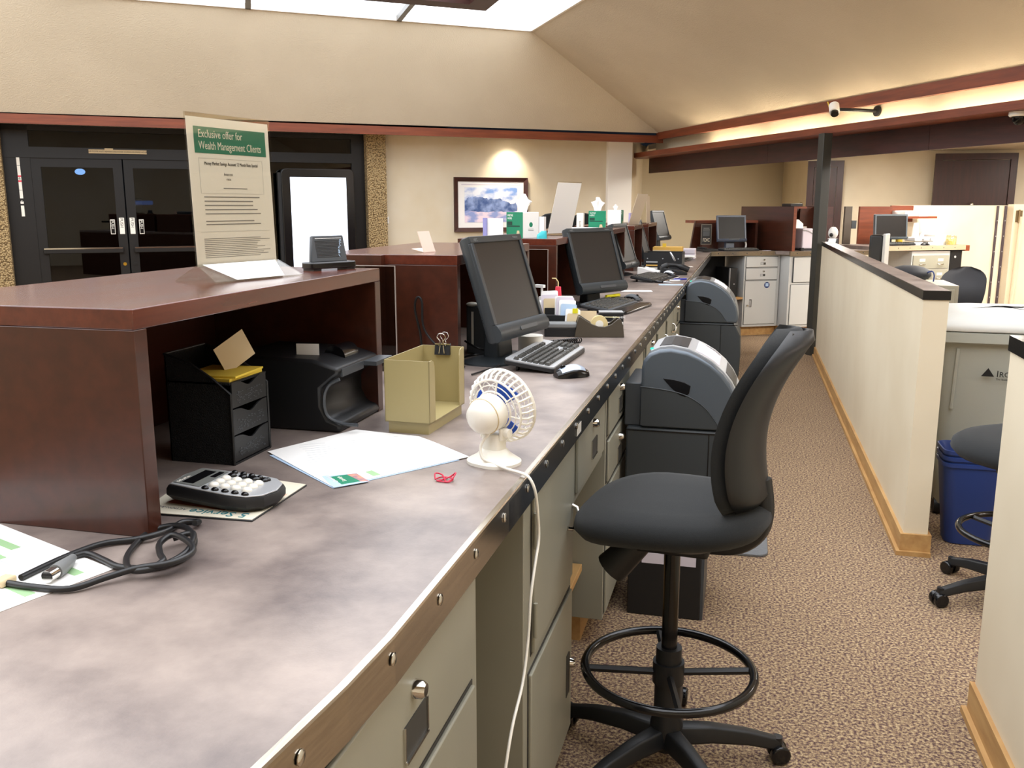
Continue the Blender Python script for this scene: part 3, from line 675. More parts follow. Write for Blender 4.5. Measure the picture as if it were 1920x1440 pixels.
def keyboard(label, loc, rz, body=M_silver, keys='single', w=0.455, dp=0.165, feet=True, rest=False, mk=M_keys):
    t = thing('keyboard', label, 'keyboard', loc, rz)
    hb = 0.034 if feet else 0.02; hf = 0.012
    M = Matrix(((1,0,0,0),(0,1,0,0),(0,(hb-hf)/dp,1,(hb+hf)/2),(0,0,0,1)))   # slopes up to the back
    ob('case', MB().prism(rrect(w, dp, 0.012, 3), -0.010, 0.004, M), M_black, t, bev=0.002)
    ob('deck', MB().prism(rrect(w-0.006, dp-0.006, 0.010, 3), 0.004, 0.008, M), body, t)
    if feet:
        for sx in (-1, 1): ob('foot', MB().box(sx*0.19-0.012, sx*0.19-0.006, dp/2-0.04, dp/2-0.034, 0, 0.024).box(sx*0.19+0.006, sx*0.19+0.012, dp/2-0.04, dp/2-0.034, 0, 0.024).box(sx*0.19-0.012,sx*0.19+0.012,dp/2-0.04,dp/2-0.034,0,0.004), M_black, t)
    P = 0.019; x0 = -w/2 + 0.012; z = 0.008
    spots = []
    yb = dp/2 - 0.036
    for x in [0] + [2,3,4,5] + [6.5,7.5,8.5,9.5] + [11,12,13,14] + [15.3,16.3,17.3]: spots.append((x, yb, 1))
    rows = [([i for i in range(13)], 13, 2), ([1.5+i for i in range(12)], 0, 1.5), ([1.8+i for i in range(11)], 12.8, 2.2), ([2.3+i for i in range(10)], 12.3, 2.7)]
    for r in range(4):
        y = yb - 0.026 - r*P
        xs, xe, we = rows[r]
        if r: spots.append((0, y, xs[0]))
        for x in xs: spots.append((x, y, 1))
        spots.append((xe or 13.5, y, we))
        for x in (15.3, 16.3, 17.3):
            if r < 2: spots.append((x, y, 1))
        if r == 3: spots.append((16.3, y, 1))
        for x in (18.7, 19.7, 20.7, 21.7): spots.append((x, y, 1))
    y = yb - 0.026 - 4*P
    for x, ww in ((0,1.5),(1.5,1.2),(2.7,1.3),(4.0,6.2),(10.2,1.3),(11.5,1.2),(12.7,1.0),(13.7,1.3),(15.3,1),(16.3,1),(17.3,1),(18.7,2),(20.7,1),(21.7,1)): spots.append((x, y, ww))
    sc = (w-0.024)/(22.7*P)
    def keymb(ww): 
        a = ww*P*sc
        return MB().loft([[(0.0016,-P/2+0.0016,0),(a-0.0016,-P/2+0.0016,0),(a-0.0016,P/2-0.0016,0),(0.0016,P/2-0.0016,0)], [(0.0040,-P/2+0.0036,0.0085),(a-0.0040,-P/2+0.0036,0.0085),(a-0.0040,P/2-0.005,0.0085),(0.0040,P/2-0.005,0.0085)]])
    if keys == 'single':
        cache = {}
        for x, y, ww in spots:
            p = M @ Vector((x0 + x*P*sc, y, z))
            if ww not in cache: cache[ww] = ob('key', keymb(ww), mk, t, p); cache[ww].rotation_euler = (math.atan((hb-hf)/dp),0,0)
            else:
                k = cache[ww].copy(); COL.objects.link(k); k.location = p
    else:
        mb = MB()
        for x, y, ww in spots:
            q = keymb(ww); mb.add(q.v, q.f, M @ T(x0 + x*P*sc, y, z))
        ob('keys', mb, mk, t, kind='stuff')
    if rest:
        ob('wrist_rest', MB().prism(rrect(w+0.01, 0.075, 0.03, 5, 0, -dp/2-0.04), 0, 0.016), M_blackg, t, bev=0.007, seg=3)
    return t
keyboard('black-keyed keyboard with silver deck, on raised feet beside the silver mouse', (-0.635, 2.945, CT), 87.5)
keyboard('black keyboard with padded wrist rest and a yellow highlighter on it', (-0.665, 4.60, CT), 80, body=M_dgrey, keys='join', rest=True, w=0.47)
keyboard('black keyboard with padded wrist rest before the black file box', (-0.655, 6.52, CT), 80, body=M_black, keys='join', rest=True, w=0.47)
keyboard('black keyboard strewn with papers near the counter corner', (-0.62, 9.0, CT), 84, body=M_black, keys='join', feet=False)
keyboard('black keyboard on the end counter above the open knee space', fu(-0.03, 0.10, FT), 30, body=M_dgrey, keys='join', feet=False)
keyboard('black keyboard on the desk behind the low partition', fq(1.50, 0.14, 1.035), 30, body=M_dgrey, keys='join', feet=False, w=0.5)

def mouse(label, loc, rz, shell=M_silver, side=M_blackg, s=1.0, shellcol=None):
    t = thing('mouse', label, 'mouse', loc, rz)
    L = []
    for k in range(9):
        a = k/8; y = -0.052 + 0.104*a
        hw = 0.030*math.sin(pi*(0.13+0.74*a))**0.45 ; hz = 0.012 + 0.026*math.sin(pi*(0.12+0.80*a)**1.2)
        ring = []
        for i in range(12):
            th = pi*i/11
            ring.append((hw*math.cos(th), y, max(0.002, hz*math.sin(th)**0.7)))
        L.append([(x*s, yy*s, zz*s) for x, yy, zz in ring])
    ob('side_shell', MB().loft(L), side, t, smooth=60)
    L2 = []
    for k in range(1, 8):
        a = k/8; y = -0.052 + 0.104*a
        hw = 0.030*math.sin(pi*(0.13+0.74*a))**0.45 ; hz = 0.012 + 0.026*math.sin(pi*(0.12+0.80*a)**1.2)
        r1 = [(hw*math.cos(pi*i/11)*0.99, y, hz*math.sin(pi*i/11)**0.7*1.03+0.0006) for i in range(2, 10)]
        r2 = [(hw*math.cos(pi*i/11)*0.9, y, hz*math.sin(pi*i/11)**0.7*0.9) for i in range(9, 1, -1)]
        L2.append([(x*s, yy*s, zz*s) for x, yy, zz in r1 + r2])
    ob('top_shell', MB().loft(L2), shell, t, smooth=60)
    ob('scroll_wheel', MB().cyl((-0.004*s, -0.028*s, 0.030*s), (0.004*s, -0.028*s, 0.030*s), 0.008*s, n=14), M_blackg, t, smooth=40)
    return t
mouse('silver-blue topped black mouse at the counter edge', (-0.502, 2.685, CT), 305, mat('pearl_blue', (176,190,208), 0.25, metal=0.4))
mouse('black mouse behind the padded keyboard with the highlighter', (-0.60, 5.02, CT), 70, M_dgrey)
mouse('black mouse with pale sheen beside the far padded keyboard', (-0.56, 6.98, CT), 70, M_silver)

# ================================================================== NEAR COUNTER OBJECTS
# mouse pad + calculator
pad = thing('mouse_pad', 'printed mouse pad with the words 5 Service under the calculator', 'mouse pad', (-0.876, 1.375, CT), 5)
pp = [(-0.108,-0.105),(0.098,-0.112),(0.112,0.09),(-0.135,0.152)]
def inset(poly, k): return [(x*k, y*k) for x, y in poly]
ob('rubber_base', MB().prism(pp, 0, 0.003), M_black, pad, bev=0.004, seg=2)
ob('printed_face', MB().prism(inset(pp, 0.985), 0.003, 0.0038), mat('pad_print', (232,226,206), 0.5, c2=(214,206,184), scale=9), pad)
ob('photo_print', MB().prism([(-0.09,-0.05),(0.03,-0.075),(0.05,0.0),(-0.05,0.06)], 0.0038, 0.0041), mat('photo_print', (176,96,60), 0.5, c2=(60,52,48), scale=20), pad)
ob('green_print', MB().prism([(0.045,0.0),(0.085,0.012),(0.08,0.055),(0.04,0.045)], 0.0038, 0.0042), M_greend, pad)
ob('skin_print', MB().prism([(0.072,-0.05),(0.095,-0.03),(0.1,0.03),(0.088,0.01)], 0.0038, 0.0041), mat('peach_print', (226,176,150), 0.5), pad)
text('lettering', '5 Service', 0.030, mat('teal_ink', (40,120,130), 0.6), pad, T(0.082,-0.084,0.0042) @ RZ(176), 0.0002)
text('lettering', 'ACTION ACCOUNTABILITY', 0.0105, M_ink, pad, T(-0.035,-0.078,0.0042) @ RZ(172), 0.0002)
cal = thing('calculator', 'silver and black desk calculator with white number keys', 'calculator', (-0.862, 1.352, CT+0.0042), 28)
cp = [(-0.042,0.078),(-0.046,0.03),(-0.050,-0.03),(-0.046,-0.062),(-0.03,-0.082),(0,-0.09),(0.03,-0.082),(0.046,-0.062),(0.050,-0.03),(0.046,0.03),(0.042,0.078),(0.0,0.084)]
RZC = RZ(0)
cl = thing
C_M = RZ(62) @ RX(4) @ Matrix.Diagonal((1.18,1.08,1.2,1))
ob('case', MB().loft([[(x*0.9,y*0.94,0.004) for x,y in cp], [(x*1.05,y*1.03,0.012) for x,y in cp], [(x*1.05,y*1.03,0.021) for x,y in cp], [(x*1.0,y,0.026) for x,y in cp]], True, C_M), M_black, cal, smooth=30)
ob('face_plate', MB().prism(inset(cp,0.975), 0.026, 0.0285, C_M), M_silver, cal, bev=0.001)
ob('display_panel', MB().prism([(-0.038,0.025),(0.039,0.025),(0.037,0.074),(0,0.078),(-0.036,0.074)], 0.0285, 0.0295, C_M), mat('grey_panel', (110,112,108), 0.35), cal)
ob('lcd', MB().box(-0.031,0.030,0.042,0.062,0.0295,0.0300,C_M), M_blackg, cal); ob('solar_cell', MB().box(0.006,0.032,0.028,0.037,0.0295,0.0300,C_M), M_blackg, cal)
text('lettering', 'OfficeMax', 0.0075, M_white, cal, C_M @ T(-0.034,0.066,0.0296), 0.0002)
for k in range(5):
    ob('key', MB().ell((-0.040+0.000*k, 0.014-0.0175*k, 0.029), 0.0048, 0.0065, 0.004, 10, 6, C_M), M_blackg, cal, smooth=60)
    ob('key', MB().ell((0.040-0.0006*k*k, 0.014-0.0165*k, 0.029), 0.0048, 0.0060, 0.004, 10, 6, C_M), M_blackg, cal, smooth=60)
for r in range(4):
    for q in range(3):
        ob('key', MB().ell((-0.023+0.0165*q, 0.010-0.0195*r, 0.029), 0.0078, 0.0083, 0.0052, 12, 6, C_M), M_ivory, cal, smooth=60)
    ob('key', MB().ell((0.0265, 0.010-0.0195*r, 0.029), 0.0065, 0.008 if r != 2 else 0.013, 0.0045, 10, 6, C_M), M_blackg, cal, smooth=60)

# loose sheet with green bands
sh = thing('printed_sheet', 'white sheet with green printed bands under the black cable', 'paper', (-0.97, 1.0, CT), 0)
ob('page', MB().prism([(-0.30,0.20),(0.112,0.044),(0.052,-0.155),(-0.38,-0.02)], 0.0003, 0.0010), M_paper, sh)
for a in ((-0.125,0.090,0.045), (-0.10,0.045,0.03), (0.06,0.022,0.02), (-0.02,-0.03,0.09)):
    ob('green_band', MB().box(-a[2], a[2], -0.0075, 0.0075, 0.001, 0.0013, T(a[0],a[1],0) @ RZ(-20)), M_greenl, sh)
ob('text_lines', MB().box(-0.06,0.05,0.0,0.003,0.001,0.0012,T(-0.05,0.02,0)@RZ(-20)).box(-0.06,0.03,-0.01,-0.007,0.001,0.0012,T(-0.05,0.02,0)@RZ(-20)).box(-0.05,0.05,0.0,0.003,0.001,0.0012,T(-0.02,-0.085,0)@RZ(-20)), M_inkl, sh)
# coiled cable
cabA = [(-0.936,1.06,0.982),(-0.924,1.074,0.981),(-0.884,1.058,0.981),(-0.845,1.042,0.981),(-0.802,1.049,0.981),(-0.781,1.081,0.981),(-0.786,1.127,0.981),(-0.801,1.158,0.985),(-0.837,1.192,0.987),(-0.872,1.199,0.985),(-0.893,1.175,0.981),(-0.877,1.115,0.981),(-0.85,1.063,0.983),(-0.809,1.023,0.987),(-0.775,1.037,0.991),(-0.768,1.089,0.993),(-0.803,1.159,0.993),(-0.83,1.146,0.987)]
cabB = [(-0.953,0.975,0.981),(-0.948,1.053,0.981),(-0.932,1.112,0.981),(-0.897,1.140,0.981),(-0.874,1.150,0.985),(-0.866,1.185,0.983),(-0.87,1.228,0.981),(-0.846,1.238,0.981),(-0.838,1.215,0.987)]
cabC = [(-0.958,0.955,0.981),(-0.915,0.953,0.981),(-0.861,0.96,0.981),(-0.832,0.997,0.985),(-0.801,1.024,0.991),(-0.759,1.039,0.997),(-0.754,1.082,0.996),(-0.779,1.114,0.997),(-0.829,1.146,0.993),(-0.834,1.12,0.989),(-0.805,1.079,0.991),(-0.781,1.052,0.992),(-0.789,1.030,0.988)]
cb = thing('coiled_cable', 'black cable in loose loops with a grey round plug, beside the hutch corner', 'cable', (0,0,0))
for p in (cabA, cabB, cabC): ob('cable_run', MB().tube(spline(p, 6), 0.0048, 8), M_cable, cb, smooth=60)
ob('plug', MB().tube([(-0.930,1.050,0.984),(-0.921,1.030,0.985),(-0.913,1.008,0.987),(-0.910,0.992,0.987)], [0.0055,0.0085,0.0105,0.0105], 12), M_grey, cb, smooth=40)
ob('plug_tip', MB().cyl((-0.910,0.992,0.987),(-0.9085,0.974,0.987),0.0088,n=14), M_chrome, cb, smooth=40)
ob('connector', MB().box(-0.975,-0.955,0.945,0.972,0.977,0.987), M_manila, cb, bev=0.003)

# mesh organizer
og = thing('desk_organizer', 'black wire-mesh desk organizer with three scooped drawers, inside the hutch', 'organizer', (-1.045, 1.633, CT), 0)
w2, d2, hh = 0.07, 0.071, 0.176
ob('side_panel', MB().prof([(-0.075,0),(0.068,0),(0.068,hh-0.03),(0.03,hh+0.0),(-0.02,hh+0.03),(-0.075,hh+0.045)], -d2, -d2+0.003), M_mesh, og)
ob('side_panel', MB().prof([(-0.075,0),(0.068,0),(0.068,hh-0.03),(0.03,hh+0.0),(-0.02,hh+0.03),(-0.075,hh+0.045)], d2-0.003, d2), M_mesh, og)
ob('back_panel', MB().box(-0.075,-0.072,-d2,d2,0,hh+0.045), M_mesh, og)
ob('top_tray', MB().box(-0.075,0.068,-d2,d2,hh-0.012,hh-0.008), M_mesh, og)
ob('frame_wire', MB().tube([(0.069,-d2,0.002),(0.069,-d2,hh-0.03),(0.03,-d2,hh),(-0.02,-d2,hh+0.03),(-0.075,-d2,hh+0.045),(-0.075,d2,hh+0.045),(-0.02,d2,hh+0.03),(0.03,d2,hh),(0.069,d2,hh-0.03),(0.069,d2,0.002)], 0.003, 6).box(0.066,0.071,-d2,d2,0,0.004), M_black, og)
def scoop(y0, y1, z0, z1):
    top = [(y0 + (y1-y0)*k/12, z1 - 0.014*math.exp(-((k/12-0.5)/0.2)**2)) for k in range(13)]
    return [(y0,z0),(y1,z0)] + top[::-1]
for k in range(3):
    z0 = 0.006 + k*0.055
    d = ob('drawer', MB().prism(scoop(-0.066,0.066,z0,z0+0.052), 0.066, 0.0695, Matrix(((0,0,1,0),(1,0,0,0),(0,1,0,0),(0,0,0,1)))), M_black, og)
    g = MB()
    for i in range(60):
        y = random.uniform(-0.05,0.05); z = z0 + random.uniform(0.006,0.03)
        g.box(0.0697,0.0702,y-0.003,y+0.003,z,z+0.0012,)
    ob('mesh_glints', g, M_dgrey, d)
    ob('drawer_body', MB().box(-0.06,0.066,-0.062,0.062,z0+0.003,z0+0.006), M_mesh, d)
o = ob('yellow_notes', MB().box(-0.055,0.062,-0.06,0.066,0,0.006).box(-0.05,0.066,-0.055,0.068,0.006,0.010, RZ(4)), M_yelp, None, (-1.045,1.633,CT+hh-0.008)); tag(o, 'stack of yellow note paper on top of the mesh organizer', 'paper stack')
o = ob('manila_card', MB().box(-0.045,0.045,0,0.001,0,0.06, RX(-12) @ RY(-22)), M_manila, None, (-1.025,1.690,CT+hh+0.008), 72); tag(o, 'tan card leaning on the yellow notes in the organizer', 'card')

# receipt printer in the dark of the hutch
rp = thing('receipt_printer', 'black teller receipt printer with white slip, deep in the hutch', 'printer', (-1.0, 2.02, CT), 0)
ob('body', MB().prof([(-0.16,0),(0.115,0),(0.115,0.02),(0.085,0.03),(0.07,0.06),(0.07,0.10),(0.10,0.125),(0.115,0.135),(0.115,0.150),(0.05,0.168),(-0.16,0.172)], -0.16, 0.08), M_black, rp, bev=0.008)
ob('vent_strip', MB().box(0.112,0.117,-0.14,-0.02,0.128,0.146), M_dgrey, rp)
ob('slot_curve', MB().tube(spline([(0.116,-0.155,0.125),(0.09,-0.158,0.11),(0.078,-0.16,0.08),(0.085,-0.161,0.04),(0.12,-0.161,0.024),(0.16,-0.161,0.022)],6), 0.004, 6), M_dgrey, rp, smooth=60)
ob('paper_roll', MB().cyl((0.06,-0.06,0.158),(0.06,0.02,0.158),0.028,n=18), M_blackg, rp, smooth=50)
ob('cover', MB().box(0.03,0.15,-0.02,0.08,0.135,0.145), M_dgrey, rp)
ob('paper_slip', MB().box(-0.03,0.025,-0.1005,-0.1,0.165,0.195, RZ(8)), M_paper, rp)

# tan bin with binder clip
tb = thing('tan_cash_bin', 'tan steel open-front bin with cut-out corners on the counter', 'bin', (-0.728, 2.01, CT), -2)
bx0, bx1, by0, by1, bz0, bz1 = -0.055, 0.055, -0.118, 0.118, 0.026, 0.170
t_ = 0.002
ob('near_wall', MB().box(bx0,bx1,by0,by0+t_,bz0,bz1), M_beige, tb)
ob('far_wall', MB().box(bx0,bx1,by1-t_,by1,bz0,bz1), M_beige, tb)
ob('back_wall', MB().box(bx0,bx0+t_,by0,by1,bz0,bz1), M_beige, tb)
ob('floor_plate', MB().box(bx0,bx1,by0,by1,bz0,bz0+t_), M_beige, tb)
def cheek(y0, y1):
    s = 1 if y1 > y0 else -1
    return [(y0,bz0),(y0,bz1),(y0+s*0.018,bz1),(y0+s*0.028,bz1-0.004),(y0+s*0.034,bz1-0.016),(y0+s*0.036,bz1-0.05),(y0+s*0.036,bz0)]
MM = Matrix(((0,0,1,0),(1,0,0,0),(0,1,0,0),(0,0,0,1)))
ob('front_cheek', MB().prism(cheek(by0, by1), bx1-t_, bx1, MM), M_beige, tb); ob('front_cheek', MB().prism(cheek(by1, by0), bx1-t_, bx1, MM), M_beige, tb)
ob('plinth', MB().box(bx0+0.006,bx1-0.006,by0+0.006,by1-0.006,0,bz0), M_beige, tb)
bc = thing('binder_clip', 'black binder clip with silver loops on the tan bin', 'clip', (-0.728+0.004, 2.126, CT+0.170), -2)
ob('clamp', MB().prof([(-0.008,-0.022),(0.008,-0.022),(0.002,0.004),(-0.002,0.004)], -0.02, 0.02, RZ(90)), M_black, bc)
for sgn in (-1,1):
    ob('loop', MB().tube(spline([(-0.009,sgn*0.004,0.0),(-0.004,sgn*0.008,0.012),(-0.011,sgn*0.011,0.022),(-0.006,sgn*0.013,0.031),(0.006,sgn*0.013,0.031),(0.011,sgn*0.011,0.022),(0.004,sgn*0.008,0.012),(0.009,sgn*0.004,0.0)],5),0.0012,6), M_chrome, bc, smooth=60)
    ob('wire', MB().tube([(-0.007,-0.010,-0.018),(-0.004,-0.009,0.002)],0.0012,6).tube([(0.007,-0.010,-0.018),(0.004,-0.009,0.002)],0.0012,6) if sgn<0 else MB().box(-0.02,0.02,-0.004,0.004,0.003,0.006), M_chrome, bc)

# papers with brochure
pa = thing('paper_stack', 'stack of white printed forms before the fan, coloured brochure corner showing', 'paper stack', (-0.75,1.69,CT))
q = [(-0.212,-0.022),(0.031,-0.216),(0.213,0.045),(0.105,0.138),(0.052,0.18),(-0.035,0.191),(-0.11,0.203)]
ob('blue_sheet', MB().prism([(-0.195,-0.045),(0.033,-0.220),(0.20,0.02),(0.0,0.15)], 0.0003, 0.0014), M_paperb, pa)
ob('page', MB().prism([(x*0.995,y*0.995) for x,y in q], 0.0014, 0.0019), M_paper, pa); ob('page', MB().prism(q, 0.0019, 0.0026), M_paper, pa)
ob('brochure', MB().prism([(-0.02,-0.159),(0.034,-0.221),(0.082,-0.168),(0.037,-0.126)], 0.0026, 0.003), M_paperb, pa)
ob('brochure_green', MB().prism([(-0.002,-0.160),(0.040,-0.199),(0.066,-0.172),(0.022,-0.138)], 0.003, 0.0032), M_greenb, pa)
ob('brochure_dusk', MB().prism([(0.022,-0.138),(0.066,-0.172),(0.082,-0.168),(0.037,-0.126)], 0.003, 0.0033), mat('dusk_print',(150,120,130),0.5,c2=(226,150,120),scale=60), pa)
text('lettering', 'Checking', 0.012, M_white, pa, T(0.028,-0.186,0.0034) @ RZ(140), 0.0001); text('lettering', 'Savings', 0.012, M_white, pa, T(0.040,-0.176,0.0034) @ RZ(140), 0.0001)
ob('green_stamp', MB().prism([(0.049,-0.112),(0.076,-0.134),(0.085,-0.121),(0.057,-0.098)], 0.0026, 0.0029), M_greenl, pa)
tl = MB()
for r in range(9):
    for k in range(3):
        a = -0.15 + k*0.105 + random.uniform(0,0.01); ln = random.uniform(0.05,0.09)
        tl.box(a, a+ln, 0.075-r*0.018, 0.0762-r*0.018, 0.0026, 0.0028, T(-0.02,0.03,0) @ RZ(35) @ T(0.03,0.02,0))
ob('form_lines', tl, M_inkl, pa, kind='stuff')

# red rubber band loop
o = ob('rubber_band', MB().tube(spline([(-0.016,-0.01,0.004),(-0.02,0.002,0.012),(-0.008,0.008,0.008),(0.006,-0.012,0.002),(0.016,-0.006,0.006),(0.019,0.008,0.014),(0.009,0.012,0.006),(-0.004,-0.004,0.002),(-0.012,-0.012,0.002),(0.012,-0.014,0.002),(0.014,0.004,0.004),(-0.01,0.01,0.003),(-0.016,-0.01,0.004)],5),0.0015,6), M_red, None, (-0.535,1.572,CT)); tag(o, 'small red twisted rubber band lying before the fan', 'rubber band')

# fan
fn = thing('desk_fan', 'small ivory desk fan with blue blades, seen from behind', 'fan', (-0.478, 1.715, CT), -22)
ob('base', MB().loft([[(x,y,0.0) for x,y in rrect(0.112,0.098,0.046,6)],[(x,y,0.006) for x,y in rrect(0.112,0.098,0.046,6)],[(x*0.62,y*0.7,0.018) for x,y in rrect(0.112,0.098,0.046,6)],[(x*0.42,y*0.5,0.030) for x,y in rrect(0.112,0.098,0.046,6)]]), M_ivory, fn, smooth=50)
ob('stem', MB().prism(rrect(0.044,0.036,0.010,4), 0.025, 0.062), M_ivory, fn, bev=0.003); 
for sx in (-1,1): ob('yoke', MB().box(sx*0.024-0.004,sx*0.024+0.004,-0.012,0.012,0.05,0.075), M_ivory, fn, bev=0.003)
ob('tilt_knob', MB().cyl((0.028,0,0.066),(0.040,0,0.066),0.009,n=12), M_ivory, fn, smooth=40)
FM = T(0,0.0,0.108) @ RX(10)
ob('motor_housing', MB().lathe([(0.0001,-0.062),(0.018,-0.060),(0.030,-0.052),(0.0365,-0.036),(0.038,-0.02),(0.0385,-0.004),(0.036,0.0),(0.0001,0.001)], 24, FM @ RX(-90) ), M_ivory, fn, smooth=50)
ob('housing_seam', MB().torus((0,0,-0.034),0.0372,0.0012,28,6,FM @ RX(-90)), M_manila, fn, smooth=60)
cg = MB()
cg.torus((0,0,0.002),0.040,0.0022,28,6,FM @ RX(-90)); cg.torus((0,0,0.004),0.052,0.0013,28,6,FM @ RX(-90)); cg.torus((0,0,0.006),0.063,0.0026,32,6,FM @ RX(-90)); cg.torus((0,0,0.034),0.075,0.0030,36,6,FM @ RX(-90))
for k in range(8):
    a = 2*pi*k/8 + 0.2
    cg.tube([(0.038*math.cos(a),0.038*math.sin(a),0.001),(0.063*math.cos(a),0.063*math.sin(a),0.006)],0.0018,6,False,FM @ RX(-90))
for k in range(34):
    a = 2*pi*k/34
    cg.tube([(0.063*math.cos(a),0.063*math.sin(a),0.006),(0.0725*math.cos(a),0.0725*math.sin(a),0.016),(0.075*math.cos(a),0.075*math.sin(a),0.034)],0.0026,6,False,FM @ RX(-90))
ob('cage', cg, M_ivory, fn, smooth=50)
fg = MB().torus((0,0,0.036),0.0755,0.003,36,6,FM @ RX(-90))
for rr_ in (0.02,0.034,0.048,0.062): fg.torus((0,0,0.050-rr_*0.2),rr_,0.0013,28,5,FM @ RX(-90))
for k in range(8):
    a = 2*pi*k/8; fg.tube([(0.008*math.cos(a),0.008*math.sin(a),0.05),(0.075*math.cos(a),0.075*math.sin(a),0.036)],0.0014,5,False,FM @ RX(-90))
ob('front_grille', fg, M_ivory, fn, smooth=50)
for k in range(3):
    b = MB(); L = []
    for i in range(7):
        r_ = 0.010 + 0.050*i/6; L.append([(r_*math.cos(a_), r_*math.sin(a_), zz) for a_, zz in ((-0.45,0.012),(0.0,0.016),(0.5,0.024),(0.5,0.0255),(0.0,0.0175),(-0.45,0.0135))])
    ob('blade', b.loft(L, True, FM @ RX(-90) @ RZ(120*k+62)), M_blue, fn, smooth=50)
cd = [(-0.478+0.0,1.715-0.03,1.045),(-0.495,1.680,1.02),(-0.490,1.672,0.995),(-0.466,1.672,0.985),(-0.436,1.656,0.981),(-0.405,1.638,0.981),(-0.384,1.625,0.977),(-0.372,1.626,0.951),(-0.370,1.641,0.903),(-0.370,1.652,0.845),(-0.370,1.62,0.802),(-0.370,1.585,0.751),(-0.370,1.564,0.673),(-0.370,1.522,0.607),(-0.371,1.449,0.562),(-0.372,1.403,0.506),(-0.38,1.37,0.40),(-0.40,1.40,0.2),(-0.42,1.45,0.01)]
o = ob('fan_cord', MB().tube(spline(cd,5),0.0030,8), M_ivory, None, smooth=60); tag(o, 'ivory power cord running from the fan down past the counter edge', 'cord')

# tall offer sign in acrylic stand
sg = thing('offer_sign', 'tall acrylic sign stand with a printed sheet under a green title band', 'sign', (-1.050, 1.745, 1.335), 76.5)
SM = T(0,0,0.030) @ RX(-1.5)
sw, shh = 0.236, 0.305
ob('acrylic_sleeve', MB().box(-sw/2, sw/2, -0.0035, -0.0028, 0, shh, SM).box(-sw/2, sw/2, 0.0012, 0.002, 0, shh, SM), M_acr, sg)
ob('sheet', MB().box(-sw/2+0.003, sw/2-0.003, -0.0002, 0.0005, 0, shh-0.008, SM), M_paper, sg)
ob('acrylic_foot', MB().add([(-sw/2-0.012,-0.062,0),(sw/2+0.012,-0.062,0),(sw/2,-0.002,0.032),(-sw/2,-0.002,0.032),(-sw/2-0.012,-0.062,0.003),(sw/2+0.012,-0.062,0.003),(sw/2,-0.002,0.035),(-sw/2,-0.002,0.035)],[(0,1,2,3),(4,5,6,7),(0,1,5,4),(1,2,6,5),(2,3,7,6),(3,0,4,7)]).add([(-sw/2-0.012,0.05,0),(sw/2+0.012,0.05,0),(sw/2,-0.002,0.032),(-sw/2,-0.002,0.032),(-sw/2-0.012,0.05,0.003),(sw/2+0.012,0.05,0.003),(sw/2,-0.002,0.035),(-sw/2,-0.002,0.035)],[(0,1,2,3),(4,5,6,7),(0,1,5,4),(1,2,6,5),(2,3,7,6),(3,0,4,7)]), M_acr, sg)
ob('foot_insert', MB().add([(-0.07,-0.0615,0.0036),(0.07,-0.0615,0.0036),(sw/2-0.012,-0.004,0.0338),(-sw/2+0.012,-0.004,0.0338),(-0.07,-0.0615,0.0042),(0.07,-0.0615,0.0042),(sw/2-0.012,-0.004,0.0345),(-sw/2+0.012,-0.004,0.0345)],[(0,1,2,3),(4,5,6,7),(0,1,5,4),(1,2,6,5),(2,3,7,6),(3,0,4,7)]), M_paper, sg)
def son(x, z): return SM @ T(x, -0.0008, z) @ RX(90)
bandp = ob('green_band', MB().box(-0.098,0.104,-0.0007,-0.0003,shh-0.078,shh-0.026,SM), M_green, sg)
text('lettering','Exclusive offer for',0.0225,M_white,bandp,son(-0.087,shh-0.047),0.0002,sx=0.74); text('lettering','Wealth Management Clients',0.0225,M_white,bandp,son(-0.087,shh-0.070),0.0002,sx=0.68)
text('lettering','Money Market Savings Account 12 Month Rate Special',0.0098,M_inkk,sg,son(0.0,shh-0.101),0.0001,'CENTER',sx=0.70)
text('lettering','Interest',0.008,M_ink,sg,son(-0.012,shh-0.121),0.0001,'CENTER'); text('lettering','rate',0.008,M_ink,sg,son(-0.012,shh-0.131),0.0001,'CENTER')
fp_ = MB()
fp_.box(-0.028,0.04,-0.0006,-0.0003,shh-0.148,shh-0.1462,SM)
for zz_ in [0.166+0.0085*k for k in range(5)] + [0.215,0.2215]: fp_.box(-0.083,0.083-random.uniform(0,0.03),-0.0006,-0.0003,shh-zz_,shh-zz_+0.0022,SM)
for k in range(11):
    zz_ = 0.238 + 0.0038*k; fp_.box(-0.092,0.098-random.uniform(0,0.08),-0.0006,-0.0003,shh-zz_-0.012,shh-zz_-0.0108,SM)
ob('fine_print', fp_, mat('soft_ink',(140,140,142),0.8), sg, kind='stuff')
ob('rule_box', MB().box(-0.09,0.09,-0.0006,-0.0003,shh-0.158,shh-0.1576,SM).box(-0.09,0.09,-0.0006,-0.0003,shh-0.088,shh-0.0876,SM).box(-0.09,-0.0896,-0.0006,-0.0003,shh-0.158,shh-0.088,SM).box(0.0896,0.09,-0.0006,-0.0003,shh-0.158,shh-0.088,SM).box(-0.1,0.1,-0.0006,-0.0003,shh-0.2355,shh-0.235,SM), M_inkl, sg)

